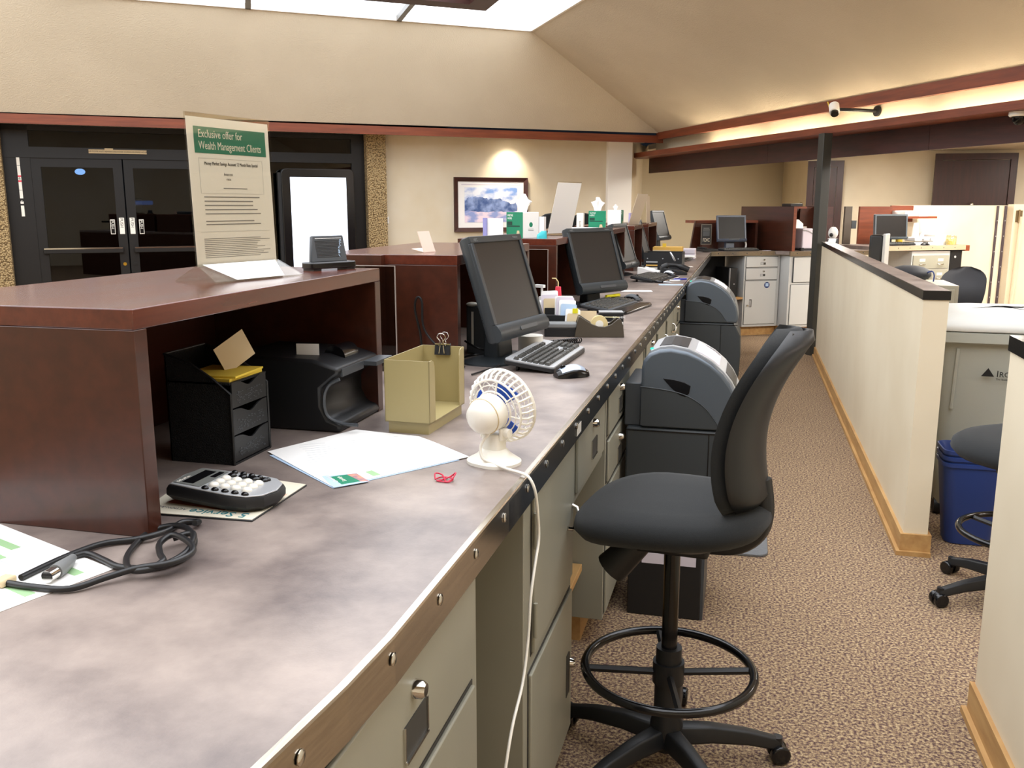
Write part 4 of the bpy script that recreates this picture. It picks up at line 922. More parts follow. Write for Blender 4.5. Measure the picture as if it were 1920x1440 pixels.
# signature pad on the first hutch
sp_ = thing('signature_pad', 'black slatted display unit on a low base at the hutch end', 'display unit', (-0.985, 2.045, 1.335), 62)
ob('base', MB().prism(rrect(0.135,0.05,0.012,4), 0.004, 0.020), M_blackg, sp_, bev=0.003)
for sx in (-1,1): ob('foot', MB().box(sx*0.05-0.012,sx*0.05+0.012,-0.02,0.02,0,0.004), M_black, sp_)
PM = T(0.008,0.005,0.018) @ RX(-14)
ob('panel', MB().add([(-0.058,0,0),(0.052,0,0),(0.052,0,0.066),(-0.042,0,0.066),(-0.058,0.010,0),(0.052,0.010,0),(0.052,0.010,0.066),(-0.042,0.010,0.066)],[(0,1,2,3),(4,7,6,5),(0,4,5,1),(1,5,6,2),(2,6,7,3),(3,7,4,0)],PM), M_dgrey, sp_, bev=0.003)
sl = MB()
for k in range(12): sl.box(-0.036,0.034,-0.0008,0.0,0.012+k*0.0036,0.0134+k*0.0036,PM)
ob('slats', sl, M_black, sp_)
pf = MB()
for k in range(30): pf.box(-0.034+k*0.0026,-0.0325+k*0.0026,-0.001,0.0,0.0575,0.059,PM)
ob('light_row', pf, M_paper, sp_)
pf = MB()
for k in range(26):
    r_ = k/26; pf.box(0.030+0.012*r_-random.uniform(0,0.008*(1-abs(r_-0.5))),0.0318+0.012*r_-random.uniform(0,0.006),-0.001,0.0,0.012+0.043*r_,0.0135+0.043*r_,PM)
ob('blue_dots', pf, M_paperb, sp_)
# ================================================================== MIDDLE OF THE COUNTER
# tape dispenser
td = thing('tape_dispenser', 'brown saddle-shaped tape dispenser with a clear roll, behind the keyboard', 'tape dispenser', (-0.560, 3.585, CT), 14)
prof_ = [(-0.10,0),(0.098,0),(0.092,0.05),(0.083,0.072),(0.074,0.076),(0.062,0.066),(0.045,0.052),(0.02,0.043),(-0.005,0.044),(-0.03,0.053),(-0.055,0.068),(-0.076,0.083),(-0.083,0.082),(-0.09,0.06)]
ob('body', MB().prof(prof_, -0.035, -0.028).prof(prof_, 0.028, 0.035).prof([(-0.10,0),(0.098,0),(0.095,0.03),(-0.096,0.03)], -0.03, 0.03).prof([(0.085,0.02),(0.096,0.02),(0.083,0.072),(0.074,0.074)], -0.03, 0.03).prof([(-0.096,0.02),(-0.085,0.02),(-0.074,0.078),(-0.084,0.08)], -0.03, 0.03), M_brown, td, bev=0.002)
ob('tape_roll', MB().cyl((0,-0.013,0.05),(0,0.013,0.05),0.034,n=24), M_tape, td, smooth=50)
ob('roll_core', MB().cyl((0,-0.014,0.05),(0,0.014,0.05),0.016,n=18), M_ivory, td, smooth=50)
ob('tape_strip', MB().add([(0.02,-0.012,0.078),(0.08,-0.012,0.077),(0.08,0.012,0.077),(0.02,0.012,0.078)],[(0,1,2,3)]), M_tape, td)
# card holder with pamphlets
ch = thing('card_holder', 'black tiered holder packed with cards and slips behind the tape dispenser', 'card holder', (-0.70, 3.60, CT), 12)
ob('base_box', MB().box(-0.085,0.055,-0.07,0.09,0,0.035), M_black, ch, bev=0.003); ob('grey_tray', MB().box(-0.088,0.045,-0.074,-0.01,0.035,0.056), M_grey, ch, bev=0.006)
ob('tier', MB().box(-0.085,0.05,0.02,0.09,0.03,0.075), M_black, ch)
ob('tier', MB().box(-0.085,0.05,0.07,0.125,0.0,0.10), M_black, ch)
for k,(x,y,z,w_,h_,m_,tl_) in enumerate([(-0.05,0.085,0.07,0.055,0.085,M_paper,-12),(-0.052,0.075,0.068,0.055,0.075,M_lilac,-14),(-0.045,0.066,0.066,0.056,0.066,M_manila,-16),(-0.005,0.045,0.062,0.06,0.078,M_paper,-10),(-0.002,0.037,0.06,0.058,0.076,M_lilac,-11),(0.004,0.029,0.058,0.055,0.070,M_paper,-12),(0.008,0.021,0.056,0.052,0.06,M_paperb,-13),(0.022,0.012,0.05,0.048,0.05,M_paper,-14),(0.026,0.004,0.045,0.045,0.04,M_manila,-15)]):
    o = ob('slip', MB().prism(rrect(w_*1.25,h_*1.35,0.006,2,0,h_*0.675),0,0.003,T(x*1.2,y*1.1,z-0.015) @ RX(90+tl_) @ RZ(3-k)), m_, ch)
ob('yellow_tab', MB().box(0.028,0.05,-0.002,0.002,0.0,0.02,T(0,0.016,0.085)), M_yel, ch)
o = ob('pink_eraser', MB().box(-0.025,0.03,-0.015,0.018,0,0.03), mat('pink_card',(236,150,158),0.7), None, (-0.622,3.655,CT), 25, bev=0.003); tag(o, 'pink pad beside the brown tape dispenser', 'note pad')
o = ob('manila_divider', MB().box(-0.05,0.03,-0.0015,0.0015,0,0.085,RX(-14)).box(-0.02,0.045,0.02,0.023,0,0.07,RX(-14)), M_manila, None, (-0.625,3.73,CT), 8); tag(o, 'tan index dividers standing behind the tape dispenser', 'divider')
# black stamp box with white label
sb = thing('stamp_box', 'black box with a white label band, behind the tape dispenser', 'box', (-0.545, 3.80, CT), 13)
ob('box', MB().box(-0.052,0.052,-0.03,0.03,0,0.075), M_black, sb, bev=0.004); ob('top_edge', MB().box(-0.05,0.05,-0.031,0.031,0.075,0.078), M_silver, sb); ob('label_band', MB().box(-0.05,0.05,-0.0312,-0.030,0.015,0.036), M_paper, sb)
text('lettering','SIGN HERE',0.011,M_paper,sb,T(0.006,-0.0306,0.052)@RX(90),0.0002)
# pump bottle
pb = thing('pump_bottle', 'white pump bottle behind the nearest monitor', 'bottle', (-0.83, 3.74, CT), -20)
ob('bottle', MB().lathe([(0.0001,0),(0.03,0),(0.032,0.01),(0.032,0.10),(0.026,0.118),(0.012,0.124),(0.0001,0.124)],18), M_paper, pb, smooth=50)
ob('pump', MB().cyl((0,0,0.124),(0,0,0.138),0.013,n=14).cyl((0,0,0.138),(0,0,0.178),0.005,n=10).box(-0.032,0.012,-0.008,0.008,0.176,0.188), M_paper, pb, smooth=40)
o = ob('paper_cup_base', MB().lathe([(0.0001,0),(0.045,0),(0.045,0.06),(0.0001,0.06)],18), M_ivory, None, (-0.735,3.13,CT), 0, smooth=40); tag(o, 'short ivory cylinder behind the nearest monitor foot', 'holder')
# coiled phone cord
o = ob('curly_cable', MB().tube([(-0.70+0.10*k/120+0.009*math.cos(k*0.75), 3.28+0.10*k/120, CT+0.0115+0.009*math.sin(k*0.75)) for k in range(120)],0.0024,6), M_blackg, None, smooth=60); tag(o, 'black coiled phone cord behind the silver keyboard', 'cord')
# handset / receiver stand behind monitor 1
rs = thing('grey_card_reader', 'grey upright card reader on the counter behind the nearest monitor', 'card reader', (-0.925, 3.05, CT), 0)
ob('body', MB().box(-0.02,0.05,-0.02,0.10,0,0.17), M_dgrey, rs, bev=0.006); ob('slot', MB().box(0.0,0.008,-0.0215,-0.019,0.03,0.15), M_ivory, rs); ob('cap', MB().ell((0.0,-0.01,0.175),0.022,0.016,0.008), M_ivory, rs, smooth=60)
o = ob('monitor_cables', MB().tube(spline([(-0.92,2.92,CT+0.006),(-0.87,2.90,CT+0.02),(-0.82,2.96,CT+0.01),(-0.78,3.05,CT+0.006)],6),0.004,6).tube(spline([(-0.94,3.0,CT+0.05),(-0.88,2.97,CT+0.03),(-0.82,3.02,CT+0.01)],6),0.004,6).tube(spline([(-0.80,2.62,CT+0.005),(-0.78,2.70,CT+0.005),(-0.76,2.80,CT+0.005),(-0.80,2.9,CT+0.005)],6),0.003,6), M_cable, None, smooth=60); tag(o, 'black cables trailing behind the nearest monitor', 'cable')
o = ob('hanging_cable', MB().tube(spline([(-1.0,2.735,CT+0.004),(-1.005,2.73,1.08),(-1.02,2.725,1.16),(-1.012,2.72,1.20),(-0.995,2.72,1.19),(-0.99,2.725,1.10),(-0.93,2.73,1.03),(-0.86,2.74,CT+0.004)],6),0.004,6), M_cable, None, smooth=60); tag(o, 'black cable looping in front of the dark hutch end', 'cable')
# coral tag hung in hutch 3
tg = thing('coral_tag', 'coral red tag hanging at the hutch mouth beside the second monitor', 'tag', (-0.865, 4.255, 1.035), 0)
ob('tag_plate', MB().prism([(-0.02,0),(0.02,0),(0.014,0.078),(-0.012,0.078)],0,0.006,RX(90)), M_pink, tg, bev=0.003); ob('hook', MB().tube([(0,0,0.078),(0.0,0.0,0.10),(-0.012,0.0,0.115),(-0.03,0.0,0.115)],0.003,6), M_tape, tg, smooth=60)
o = ob('white_eraser', MB().box(-0.02,0.02,-0.015,0.015,0,0.025), M_paper, None, (-0.80,4.33,CT), 20, bev=0.003); tag(o, 'small white cap beside the second monitor foot', 'cap')
# highlighter on keyboard 2
hl = thing('highlighter', 'yellow highlighter lying on the padded keyboard', 'highlighter', (-0.69, 4.78, CT+0.047), 60)
ob('barrel', MB().cyl((-0.035,0,0),(0.03,0,0),0.0085,n=12), M_yel, hl, smooth=50); ob('cap', MB().cyl((0.03,0,0),(0.075,0,0),0.0095,n=12), M_yel, hl, smooth=50)
# slips, pens around keyboards 2-3
o = ob('paper_slip', MB().box(-0.10,0.09,-0.045,0.045,0.0003,0.0015), M_paper, None, (-0.645,5.62,CT), 12); tag(o, 'white slip on the counter just beyond the padded mouse', 'paper')
o = ob('blue_slip', MB().box(-0.07,0.09,-0.03,0.03,0.0003,0.003), M_paperb, None, (-0.49,6.12,CT), 8); tag(o, 'pale blue folded slip at the counter edge', 'paper')
for x,y,m_,r_,lb in ((-0.50,6.42,M_paper,25,'white pen beside the far padded keyboard'),(-0.455,6.55,mat('blue_pen',(50,60,170),0.4),40,'blue pen near the counter edge by the file box'),(-0.56,6.28,M_silver,-20,'silver pen before the far padded keyboard')):
    p_ = thing('pen', lb, 'pen', (x,y,CT+0.006), r_)
    ob('barrel', MB().cyl((-0.05,0,0),(0.06,0,0),0.006,n=10), m_, p_, smooth=50); ob('tip', MB().cyl((0.06,0,0),(0.075,0,0),0.006,0.001,n=10), M_silver, p_)
sh_ = thing('adding_machine', 'pale printing calculator beside the foot of the third monitor', 'adding machine', (-0.715,6.98,CT), 0)
ob('body', MB().prof([(-0.08,0),(0.08,0),(0.08,0.03),(-0.05,0.065),(-0.08,0.065)],-0.09,0.09), M_paper, sh_, bev=0.006); ob('display', MB().box(-0.07,-0.03,-0.07,0.07,0.064,0.068), M_blackg, sh_)
ph = thing('desk_phone', 'black desk phone with handset, on the counter beside the file box', 'phone', (-0.535, 7.12, CT), 10)
ob('body', MB().prof([(-0.11,0),(0.09,0),(0.09,0.02),(-0.11,0.06)],-0.09,0.05), M_black, ph, bev=0.006)
ob('handset', MB().tube(spline([(-0.10,-0.07,0.055),(-0.05,-0.07,0.075),(0.02,-0.07,0.07),(0.10,-0.07,0.04)],5),[0.022]*5+[0.014]*6+[0.022]*5,8), M_black, ph, smooth=60)
ob('chrome_ring', MB().torus((-0.13,-0.05,0.05),0.035,0.006,20,6,RY(60)), M_silver, ph, smooth=60)
fb = thing('file_box', 'black open file box with card labels beside the third monitor', 'file box', (-0.64, 7.32, CT), 0)
ob('front', MB().box(-0.15,0.15,-0.05,-0.045,0,0.155), M_black, fb); ob('back', MB().box(-0.15,0.15,0.25,0.255,0,0.155), M_black, fb); ob('side', MB().box(-0.15,-0.145,-0.045,0.25,0,0.155), M_black, fb); ob('side', MB().box(0.145,0.15,-0.045,0.25,0,0.155), M_black, fb); ob('floor_plate', MB().box(-0.15,0.15,-0.05,0.255,0,0.004), M_black, fb)
for z,c in ((0.03,M_ivory),(0.052,M_gold),(0.078,M_silver)): ob('card_edge', MB().box(-0.13,-0.04,-0.056,-0.05,z,z+0.010), c, fb)
for x in (-0.12,0.0,0.12): ob('snap', MB().cyl((x,-0.05,0.11),(x,-0.054,0.11),0.005,n=8), M_silver, fb)
og2 = thing('ochre_file', 'ochre card file box with white envelope, behind the black file box', 'file box', (-0.66, 8.0, CT), 0)
ob('box', MB().box(-0.13,0.12,-0.03,0.14,0,0.17), M_gold, og2); ob('envelope', MB().box(-0.13,0.02,-0.032,-0.03,0.0,0.145), M_manila, og2); ob('sponge', MB().box(-0.05,-0.02,0.0,0.03,0.17,0.20), M_yelp, og2)
o = ob('printer_small', MB().box(-0.10,0.10,-0.1,0.1,0,0.05).box(-0.08,0.1,-0.1,0.1,0.05,0.10), M_lilac, None, (-0.60,9.35,CT), 0, bev=0.006); tag(o, 'low pale printer at the far end of the teller counter', 'printer')
o = ob('paper_pile', MB().box(-0.10,0.10,-0.12,0.12,0.001,0.006).box(-0.12,0.08,-0.10,0.13,0.006,0.010,RZ(9)).box(-0.09,0.10,-0.13,0.10,0.010,0.014,RZ(-11)), M_paper, None, (-0.585,8.95,CT+0.034), 10); tag(o, 'white papers strewn over the keyboard near the counter corner', 'paper stack')
o = ob('white_note', MB().box(-0.05,0.05,-0.05,0.05,0.0003,0.002), M_paper, None, (-0.50,8.05,CT), 10); tag(o, 'square white note at the edge of the far counter stretch', 'note')

# ================================================================== ON TOP OF THE HUTCHES
HT = 1.335
bs = thing('bent_stand', 'small clear bent acrylic stand on the empty hutch top', 'stand', (-1.035, 2.92, HT), 70)
ob('plate', MB().add([(-0.03,0,0.002),(0.03,0,0.002),(0.03,0.055,0.012),(-0.03,0.055,0.012),(-0.03,0,0),(0.03,0,0),(0.03,0.055,0.010),(-0.03,0.055,0.010)],[(0,1,2,3),(4,7,6,5),(0,4,5,1),(1,5,6,2),(2,6,7,3),(3,7,4,0)]).box(-0.03,0.03,0,0.0025,0.001,0.075,RX(-22)), mat('frosted_acrylic',(232,206,190),0.3), bs)
def tissue(label, loc, rz, w=0.112, hb=0.125, faces=(M_greenb, M_paper), tis=1.0):
    t = thing('tissue_box', label, 'tissue box', loc, rz, 'tissue boxes on the hutches')
    ob('carton', MB().box(-w/2,w/2,-w/2,w/2,0,hb), faces[1], t, bev=0.002)
    f = ob('green_face', MB().box(-w/2-0.0004,w/2+0.0004,-w/2-0.001,-w/2,0.0,hb), faces[0], t)
    text('lettering','WE\'RE',0.014,M_paper,f,T(-w/2+0.006,-w/2-0.0012,hb-0.02)@RX(90),0.0002); text('lettering','HERE',0.014,M_paper,f,T(-w/2+0.006,-w/2-0.0012,hb-0.034)@RX(90),0.0002)
    ob('dark_print', MB().box(-w/2+0.006,-w/2+0.04,-w/2-0.0016,-w/2-0.001,hb-0.062,hb-0.045).box(-w/2+0.006,w/2-0.02,-w/2-0.0016,-w/2-0.001,hb-0.07,hb-0.064), M_greend, f)
    ob('figure_print', MB().prism([(0.01,0),(0.04,0),(0.032,0.035),(0.018,0.035)],0,0.0006,T(0,-w/2-0.001,0.002)@RX(90)), M_manila, f)
    ob('emblem', MB().cyl((w/2,0.0,hb*0.52),(w/2+0.0008,0.0,hb*0.52),0.012,n=18), M_greenb, t)
    ob('small_print', MB().box(w/2,w/2+0.0006,-0.018,0.018,hb*0.34,hb*0.355).box(w/2,w/2+0.0006,-0.018,0.018,hb*0.29,hb*0.31), M_ink, t)
    tp_ = [(-0.018,0),(0.020,0),(0.030,0.032),(0.050,0.055),(0.026,0.066),(0.010,0.092),(-0.004,0.090),(-0.014,0.068),(-0.044,0.060),(-0.028,0.030)]
    for k_, (rz_, lean) in enumerate(((12,6),(75,-8))):
        ob('tissue', MB().loft([[(x*tis*(1-0.1*k_), yy*tis*(0.4+z*10), hb-0.004+z*tis) for x, z in tp_] for yy in (-0.009,0.009)], True, RZ(rz_) @ T(0,0,0)), M_paper, t, bev=0.003)
    return t
tissue('green and white tissue box with tall tissue, before the framed watercolour', (-1.075,4.40,HT), -31)
tissue('green tissue box with a wide green front, beyond the slanted sign', (-0.97,6.05,HT), 8)
tissue('white tissue box with a dark green side, before the white pilaster', (-1.07,7.62,HT), 88, tis=0.55)
o = ob('aqua_dispenser', MB().loft([[(x*1.0,y,0) for x,y in rrect(0.05,0.035,0.012,3)],[(x*0.95,y,0.018) for x,y in rrect(0.05,0.035,0.012,3)],[(x*0.5+0.01,y*0.7,0.036) for x,y in rrect(0.05,0.035,0.012,3)]]), M_teal, None, (-0.965,4.34,HT), 10, smooth=40); tag(o, 'small aqua dispenser at the foot of the green tissue box', 'dispenser')
bk = thing('white_booklet_stand', 'white booklet with a blue spine standing by the tissue box', 'booklet', (-1.215,4.36,HT), 0)
ob('cover', MB().box(-0.03,0.05,0,0.004,0,0.095), M_paper, bk); ob('spine', MB().box(-0.05,-0.031,-0.01,0.004,0.0,0.097), mat('violet_print',(150,150,205),0.5), bk)
ws = thing('slanted_sign', 'blank pale sheet in a slanted acrylic holder on the tissue-box hutch', 'sign', (-1.0,4.93,HT), -114)
WM = RX(-14)
ob('sheet', MB().box(-0.11,0.11,-0.0005,0.0005,0.01,0.285,WM), M_paper, ws); ob('acrylic', MB().box(-0.114,0.114,-0.003,-0.0015,0.0,0.29,WM), M_acr, ws); ob('foot', MB().box(-0.114,0.114,-0.03,0.09,0,0.003), M_acr, ws)
fl = MB()
for k in range(11): fl.box(-0.08,0.08-random.uniform(0,0.06),-0.0012,-0.0006,0.05+k*0.02,0.0515+k*0.02,WM)
ob('faint_print', fl, M_inkl, ws, kind='stuff'); ob('faint_band', MB().box(-0.1,0.1,-0.001,-0.0006,0.235,0.265,WM), mat('pale_band',(214,222,212),0.7), ws)
cb2 = thing('card_rack', 'reddish card rack on the hutch beside the slanted sign', 'card rack', (-1.14,4.75,HT), 40)
ob('plate', MB().box(-0.05,0.05,0,0.004,0,0.075,RX(-25)), mat('rose_wood',(150,100,84),0.4), cb2); ob('foot', MB().box(-0.05,0.05,-0.005,0.05,0,0.004), M_acr, cb2)
bk = thing('standing_booklet', 'narrow dark-spined booklet beside the slanted sign', 'booklet', (-1.05,4.68,HT), 0)
ob('spine', MB().box(-0.016,-0.006,0,0.05,0,0.10), M_black, bk); ob('cover', MB().box(-0.006,0.02,0,0.05,0,0.10), M_paper, bk)
bk = thing('white_carton', 'small white carton beside the second green tissue box', 'carton', (-1.09,6.1,HT), 0)
ob('carton', MB().box(-0.025,0.02,-0.02,0.03,0,0.11), M_ivory, bk); text('lettering','NOTE',0.016,M_inkk,bk,T(0.004,-0.0205,0.015)@RX(90)@RZ(90),0.0002)
o = ob('white_tray', MB().box(-0.16,0.10,-0.03,0.04,0,0.018), M_paper, None, (-0.98,5.92,HT), 0, bev=0.004); tag(o, 'flat white tray before the second green tissue box', 'tray')
for i,(x,y,lb) in enumerate(((-0.95,7.86,'clear acrylic leaning holder at the far hutch'),(-0.90,8.62,'clear upright acrylic holder beside the far monitor'))):
    a_ = thing('acrylic_holder', lb, 'sign holder', (x,y,HT), -112 if i == 0 else 85)
    ob('sheet', MB().box(-0.09,0.09,0,0.002,0,0.27 if i == 0 else 0.25,RX(-18 if i == 0 else -3)), mat('frosted_acrylic_%d' % i,(220,206,186),0.25), a_); ob('foot', MB().box(-0.09,0.09,-0.01,0.10,0,0.003), M_acr, a_)
    if i == 0: ob('card_pocket', MB().box(-0.05,0.05,-0.02,-0.004,0.02,0.10), mat('lilac_print',(170,160,200),0.5), a_)
for x,y,lb in ((-1.32,9.2,'rounded black chair back standing beyond the far hutch, larger one'),(-1.05,9.7,'rounded black chair back standing beyond the far hutch, smaller one')):
    c_ = thing('lobby_chair', lb, 'chair', (x-0.75,y+0.6,0), 30)
    ob('backrest', MB().loft([[(xx,0.0+dy,zz) for xx,zz in [(0.22*math.cos(2*pi*i/20), 1.18+0.24*math.sin(2*pi*i/20)) for i in range(20)]] for dy in (0,0.05)]), M_fabric, c_, bev=0.015)
    ob('back_post', MB().box(-0.03,0.03,0.05,0.09,0.5,1.15), M_black, c_); ob('seat', MB().prism(rrect(0.46,0.44,0.1,4,0,-0.2),0.55,0.62), M_fabric, c_, bev=0.02); ob('pedestal', MB().cyl((0,-0.2,0.03),(0,-0.2,0.55),0.03).cyl((0,-0.2,0),(0,-0.2,0.03),0.26,n=24), M_black, c_, smooth=40)

# ================================================================== CASH DISPENSERS
def machine(label, x, y, wd, silver):
    t = thing('cash_dispenser', label, 'cash dispenser', (x, y, 0), 0)
    hp = [(0,0.715),(0,0.93),(0.006,0.955),(0.025,0.98),(0.06,0.995),(0.10,1.0),(0.16,0.99),(0.20,0.973),(0.24,0.95),(0.28,0.916),(0.31,0.878),(0.335,0.83),(0.347,0.79),(0.353,0.745),(0.348,0.722),(0.338,0.715)]
    h = ob('head', MB().prof(hp, 0, wd), M_mach, t, bev=0.030, seg=4)
    ob('body', MB().prof([(-0.05,0.28),(0.30,0.28),(0.35,0.31),(0.372,0.36),(0.378,0.50),(0.37,0.63),(0.34,0.69),(0.32,0.712),(-0.05,0.712)], 0.004, wd-0.004), M_mach2, t, bev=0.008)
    ob('back_housing', MB().box(-0.06,-0.002,0.03,wd-0.03,0.712,0.868), M_dgrey, t, bev=0.004)
    ob('base', MB().box(-0.03,0.235,0.0,wd,0,0.28), M_black, t, bev=0.004)
    ob('base_side_strip', MB().box(0.235,0.245,0.005,wd-0.005,0,0.28), M_dgrey, t)
    ob('arch_seam', MB().tube(spline([(-0.002,-0.001,0.862),(0.10,-0.001,0.852),(0.17,-0.001,0.832),(0.23,-0.001,0.79),(0.28,-0.001,0.722)],6),0.0022,5), M_mach2, t, smooth=60)
    ac_ = [(a_, b_) for a_, _, b_ in spline([(0.001,0,0.858),(0.10,0,0.849),(0.17,0,0.829),(0.228,0,0.788),(0.275,0,0.722)],6)]
    ob('lower_cheek', MB().prof([(0.001,0.722)] + ac_, -0.0008, 0.001), M_mach2, t)
    ob('body_seam', MB().box(0.24,0.243,0.002,0.0045,0.3,0.70).box(-0.05,0.35,0.002,0.0045,0.700,0.704), M_blackg, t)
    ob('grip_recess', MB().prof([(0.075,0.895),(0.105,0.862),(0.135,0.838),(0.155,0.832),(0.168,0.845),(0.172,0.872),(0.15,0.884),(0.115,0.892)], -0.002, 0.004), M_blackg, t, bev=0.001)
    # top plate following the dome
    tp = hp[3:12]
    up = [(a+0.001, b+0.004) for a, b in tp]
    pl = ob('top_plate', MB().prof(tp + up[::-1], 0.045, wd-0.03), silver, t, smooth=40)
    def onp(s0, s1, y0, y1, m, nm, hh=0.006):
        def at(s):
            k = s*(len(up)-1); i = min(int(k), len(up)-2); f = k-i
            return (up[i][0]*(1-f)+up[i+1][0]*f, up[i][1]*(1-f)+up[i+1][1]*f)
        q = [at(s0 + (s1-s0)*j/4) for j in range(5)]
        return ob(nm, MB().prof(q + [(a_+0.0003, b_+hh*0.35) for a_, b_ in q[::-1]], y0, y1), m, pl)
    onp(0.10, 0.36, 0.075, wd-0.06, M_black, 'note_slot'); onp(0.44, 0.70, 0.075, wd-0.07, M_lilac, 'display'); onp(0.78, 0.95, 0.08, wd-0.06, M_black, 'keypad')
    onp(0.47, 0.69, wd-0.085, wd-0.075, M_blackg, 'display_edge', 0.008)
    ob('status_led', MB().ell((0.028,0.08,0.986),0.008,0.008,0.005), M_led, pl, smooth=60)
    ob('rating_label', MB().box(0.02,0.10,-0.0012,0.0,0.205,0.245).box(0.105,0.215,-0.0012,0,0.205,0.245), M_lilac, t)
    return t
machine('charcoal cash dispenser with silver top plate beside the stool', -0.340, 3.16, 0.36, M_silver)
machine('charcoal cash dispenser with a dull top plate, farther along the counter', -0.388, 6.25, 0.40, M_grey)
o = ob('floor_mat', MB().prism(rrect(0.5,0.75,0.05,5,-0.10,4.22),0.0,0.012), M_mat, None, (0,0,0), bev=0.003); tag(o, 'grey ribbed rubber mat on the carpet behind the stool', 'mat')

# ================================================================== STOOLS AND CHAIRS
def stool(label, loc, rz, seat_h=0.66, with_back=True, leg0=0, ring=True, spin=0, group=None, ringR=0.222, sm=M_fabric):
    t = thing('office_stool' if ring else 'office_chair', label, 'chair', loc, rz, group)
    for k in range(5):
        a = 2*pi*k/5 + R(leg0); c, s = math.cos(a), math.sin(a)
        def P_(r, o, z): return (r*c - o*s, r*s + o*c, z)
        loops = []
        for r_, hw_, z_, th in ((0.03,0.030,0.115,0.05),(0.12,0.026,0.112,0.045),(0.22,0.022,0.095,0.038),(0.29,0.019,0.075,0.034),(0.315,0.017,0.068,0.03)):
            loops.append([P_(r_,-hw_,z_-th), P_(r_,hw_,z_-th), P_(r_,hw_*0.7,z_), P_(r_,-hw_*0.7,z_)])
        lg = ob('base_leg', MB().loft(loops), M_black, t, bev=0.006)
        cs = MB()
        cs.cyl(P_(0.305,0,0.045), P_(0.305,0,0.072), 0.014, n=10)
        ob('caster_stem', cs, M_black, lg, smooth=40)
        for o_ in (-0.018, 0.018):
            ob('caster_wheel', MB().cyl(P_(0.31,o_-0.011,0.027), P_(0.31,o_+0.011,0.027), 0.027, n=18), M_blackg, lg, bev=0.005)
        ob('caster_hood', MB().ell(P_(0.31,0,0.034), 0.02,0.02,0.022,10,6), M_black, lg, smooth=60)
    ob('hub', MB().lathe([(0.0001,0.05),(0.04,0.05),(0.046,0.07),(0.044,0.12),(0.036,0.15),(0.034,0.34),(0.0001,0.34)],20), M_black, t, smooth=40)
    ob('gas_lift', MB().cyl((0,0,0.34),(0,0,seat_h-0.06),0.021,n=16), M_blackg, t, smooth=40)
    if ring:
        rg = ob('foot_ring', MB().torus((0,0,0.278),ringR,0.0125,48,8), M_blackg, t, smooth=60)
        ob('ring_collar', MB().cyl((0,0,0.24),(0,0,0.30),0.042,n=18), M_black, rg, smooth=40)
        for k in range(4):
            a = pi/2*k + R(spin); ob('ring_spoke', MB().tube([(0.04*math.cos(a),0.04*math.sin(a),0.268),(ringR*math.cos(a),ringR*math.sin(a),0.275)],0.010,6), M_black, rg, smooth=40)
    # seat: front is local -x
    L = []
    for z_, k in ((-0.055,0.80),(-0.045,0.93),(-0.02,1.0),(0.0,0.985),(0.016,0.90),(0.026,0.70),(0.028,0.3)):
        ring_ = []
        for i in range(36):
            a = 2*pi*i/36; ca, sa = math.cos(a), math.sin(a)
            x = 0.245*math.copysign(abs(ca)**0.75, ca)*k; y = 0.245*math.copysign(abs(sa)**0.75, sa)*k
            y *= 1 - 0.10*(x/0.245); drop = 0.030*max(0,-x/0.245)**2.2
            ring_.append((x, y, seat_h - 0.028 + z_ - drop + 0.012*max(0, x/0.245)**2))
        L.append(ring_)
    ob('seat', MB().loft(L), sm, t, smooth=70)
    ob('seat_pan', MB().loft([[(x,y,seat_h-0.115) for x,y in rrect(0.24,0.24,0.08,5)],[(x*1.5,y*1.5,seat_h-0.082) for x,y in rrect(0.24,0.24,0.08,5)]]), M_black, t, smooth=40)
    mc = ob('tilt_mechanism', MB().box(-0.12,0.10,-0.06,0.06,seat_h-0.15,seat_h-0.11), M_black, t, bev=0.012)
    ob('tension_bellows', MB().cyl((-0.08,-0.02,seat_h-0.13),(-0.155,-0.03,seat_h-0.215),0.036,0.045,n=16), M_black, mc, smooth=40)
    if with_back:
        ob('back_arm', MB().tube(spline([(0.05,0,seat_h-0.125),(0.15,0,seat_h-0.12),(0.205,0,seat_h-0.08),(0.22,0,seat_h-0.02),(0.21,0,seat_h+0.06)],5),[0.028]*21,8), M_black, t, smooth=60)
        def bk_(x_off, w_, z0, z1, thick, y_sc=1.0):
            loops = []
            N = 19
            for i in range(N):
                f = i/(N-1); z = z0 + (z1-z0)*f
                hw = w_*(0.78 + 0.30*math.sin(pi*min(1,f*0.95))**0.8) * (1 if f < 0.72 else math.sqrt(max(0.0,1-((f-0.72)/0.285)**2.4))*0.92+0.08) * (1 if f > 0.1 else 0.82+1.8*f)
                xc = x_off - 0.05*math.sin(pi*f*0.9) + 0.11*f**1.6
                ring_ = []
                for j in range(9):
                    a = -1 + 2*j/8; ring_.append((xc - 0.038*abs(a)**2.2, a*hw, z))
                for j in range(8, -1, -1):
                    a = -1 + 2*j/8; ring_.append((xc + thick*(1-0.75*abs(a)**3)*(1 if 0 < i < N-1 else 0.35) - 0.038*abs(a)**2.2, a*hw*0.985, z))
                loops.append(ring_)
            return MB().loft(loops)
        ob('backrest_cushion', bk_(0.175, 0.205, seat_h+0.0, seat_h+0.44, 0.045), sm, t, smooth=60)
        ob('backrest_shell', bk_(0.206, 0.199, seat_h+0.005, seat_h+0.436, 0.034), M_black, t, smooth=60)
    return t
stool('black fabric drafting stool with a foot ring, in the aisle at the counter', (-0.150, 2.262, 0), -6, 0.765, True, 22, True, 18)
stool('black backless-looking stool seat and foot ring beyond the partition gap', (1.06, 3.62, 0), 40, 0.66, False, 15, True, 0)
stool('black task chair at the desk by the bright partition', (2.02, 9.75, 0), 60, 0.46, True, 10, False, 0, sm=mat('black_vinyl',(34,36,42),0.5))
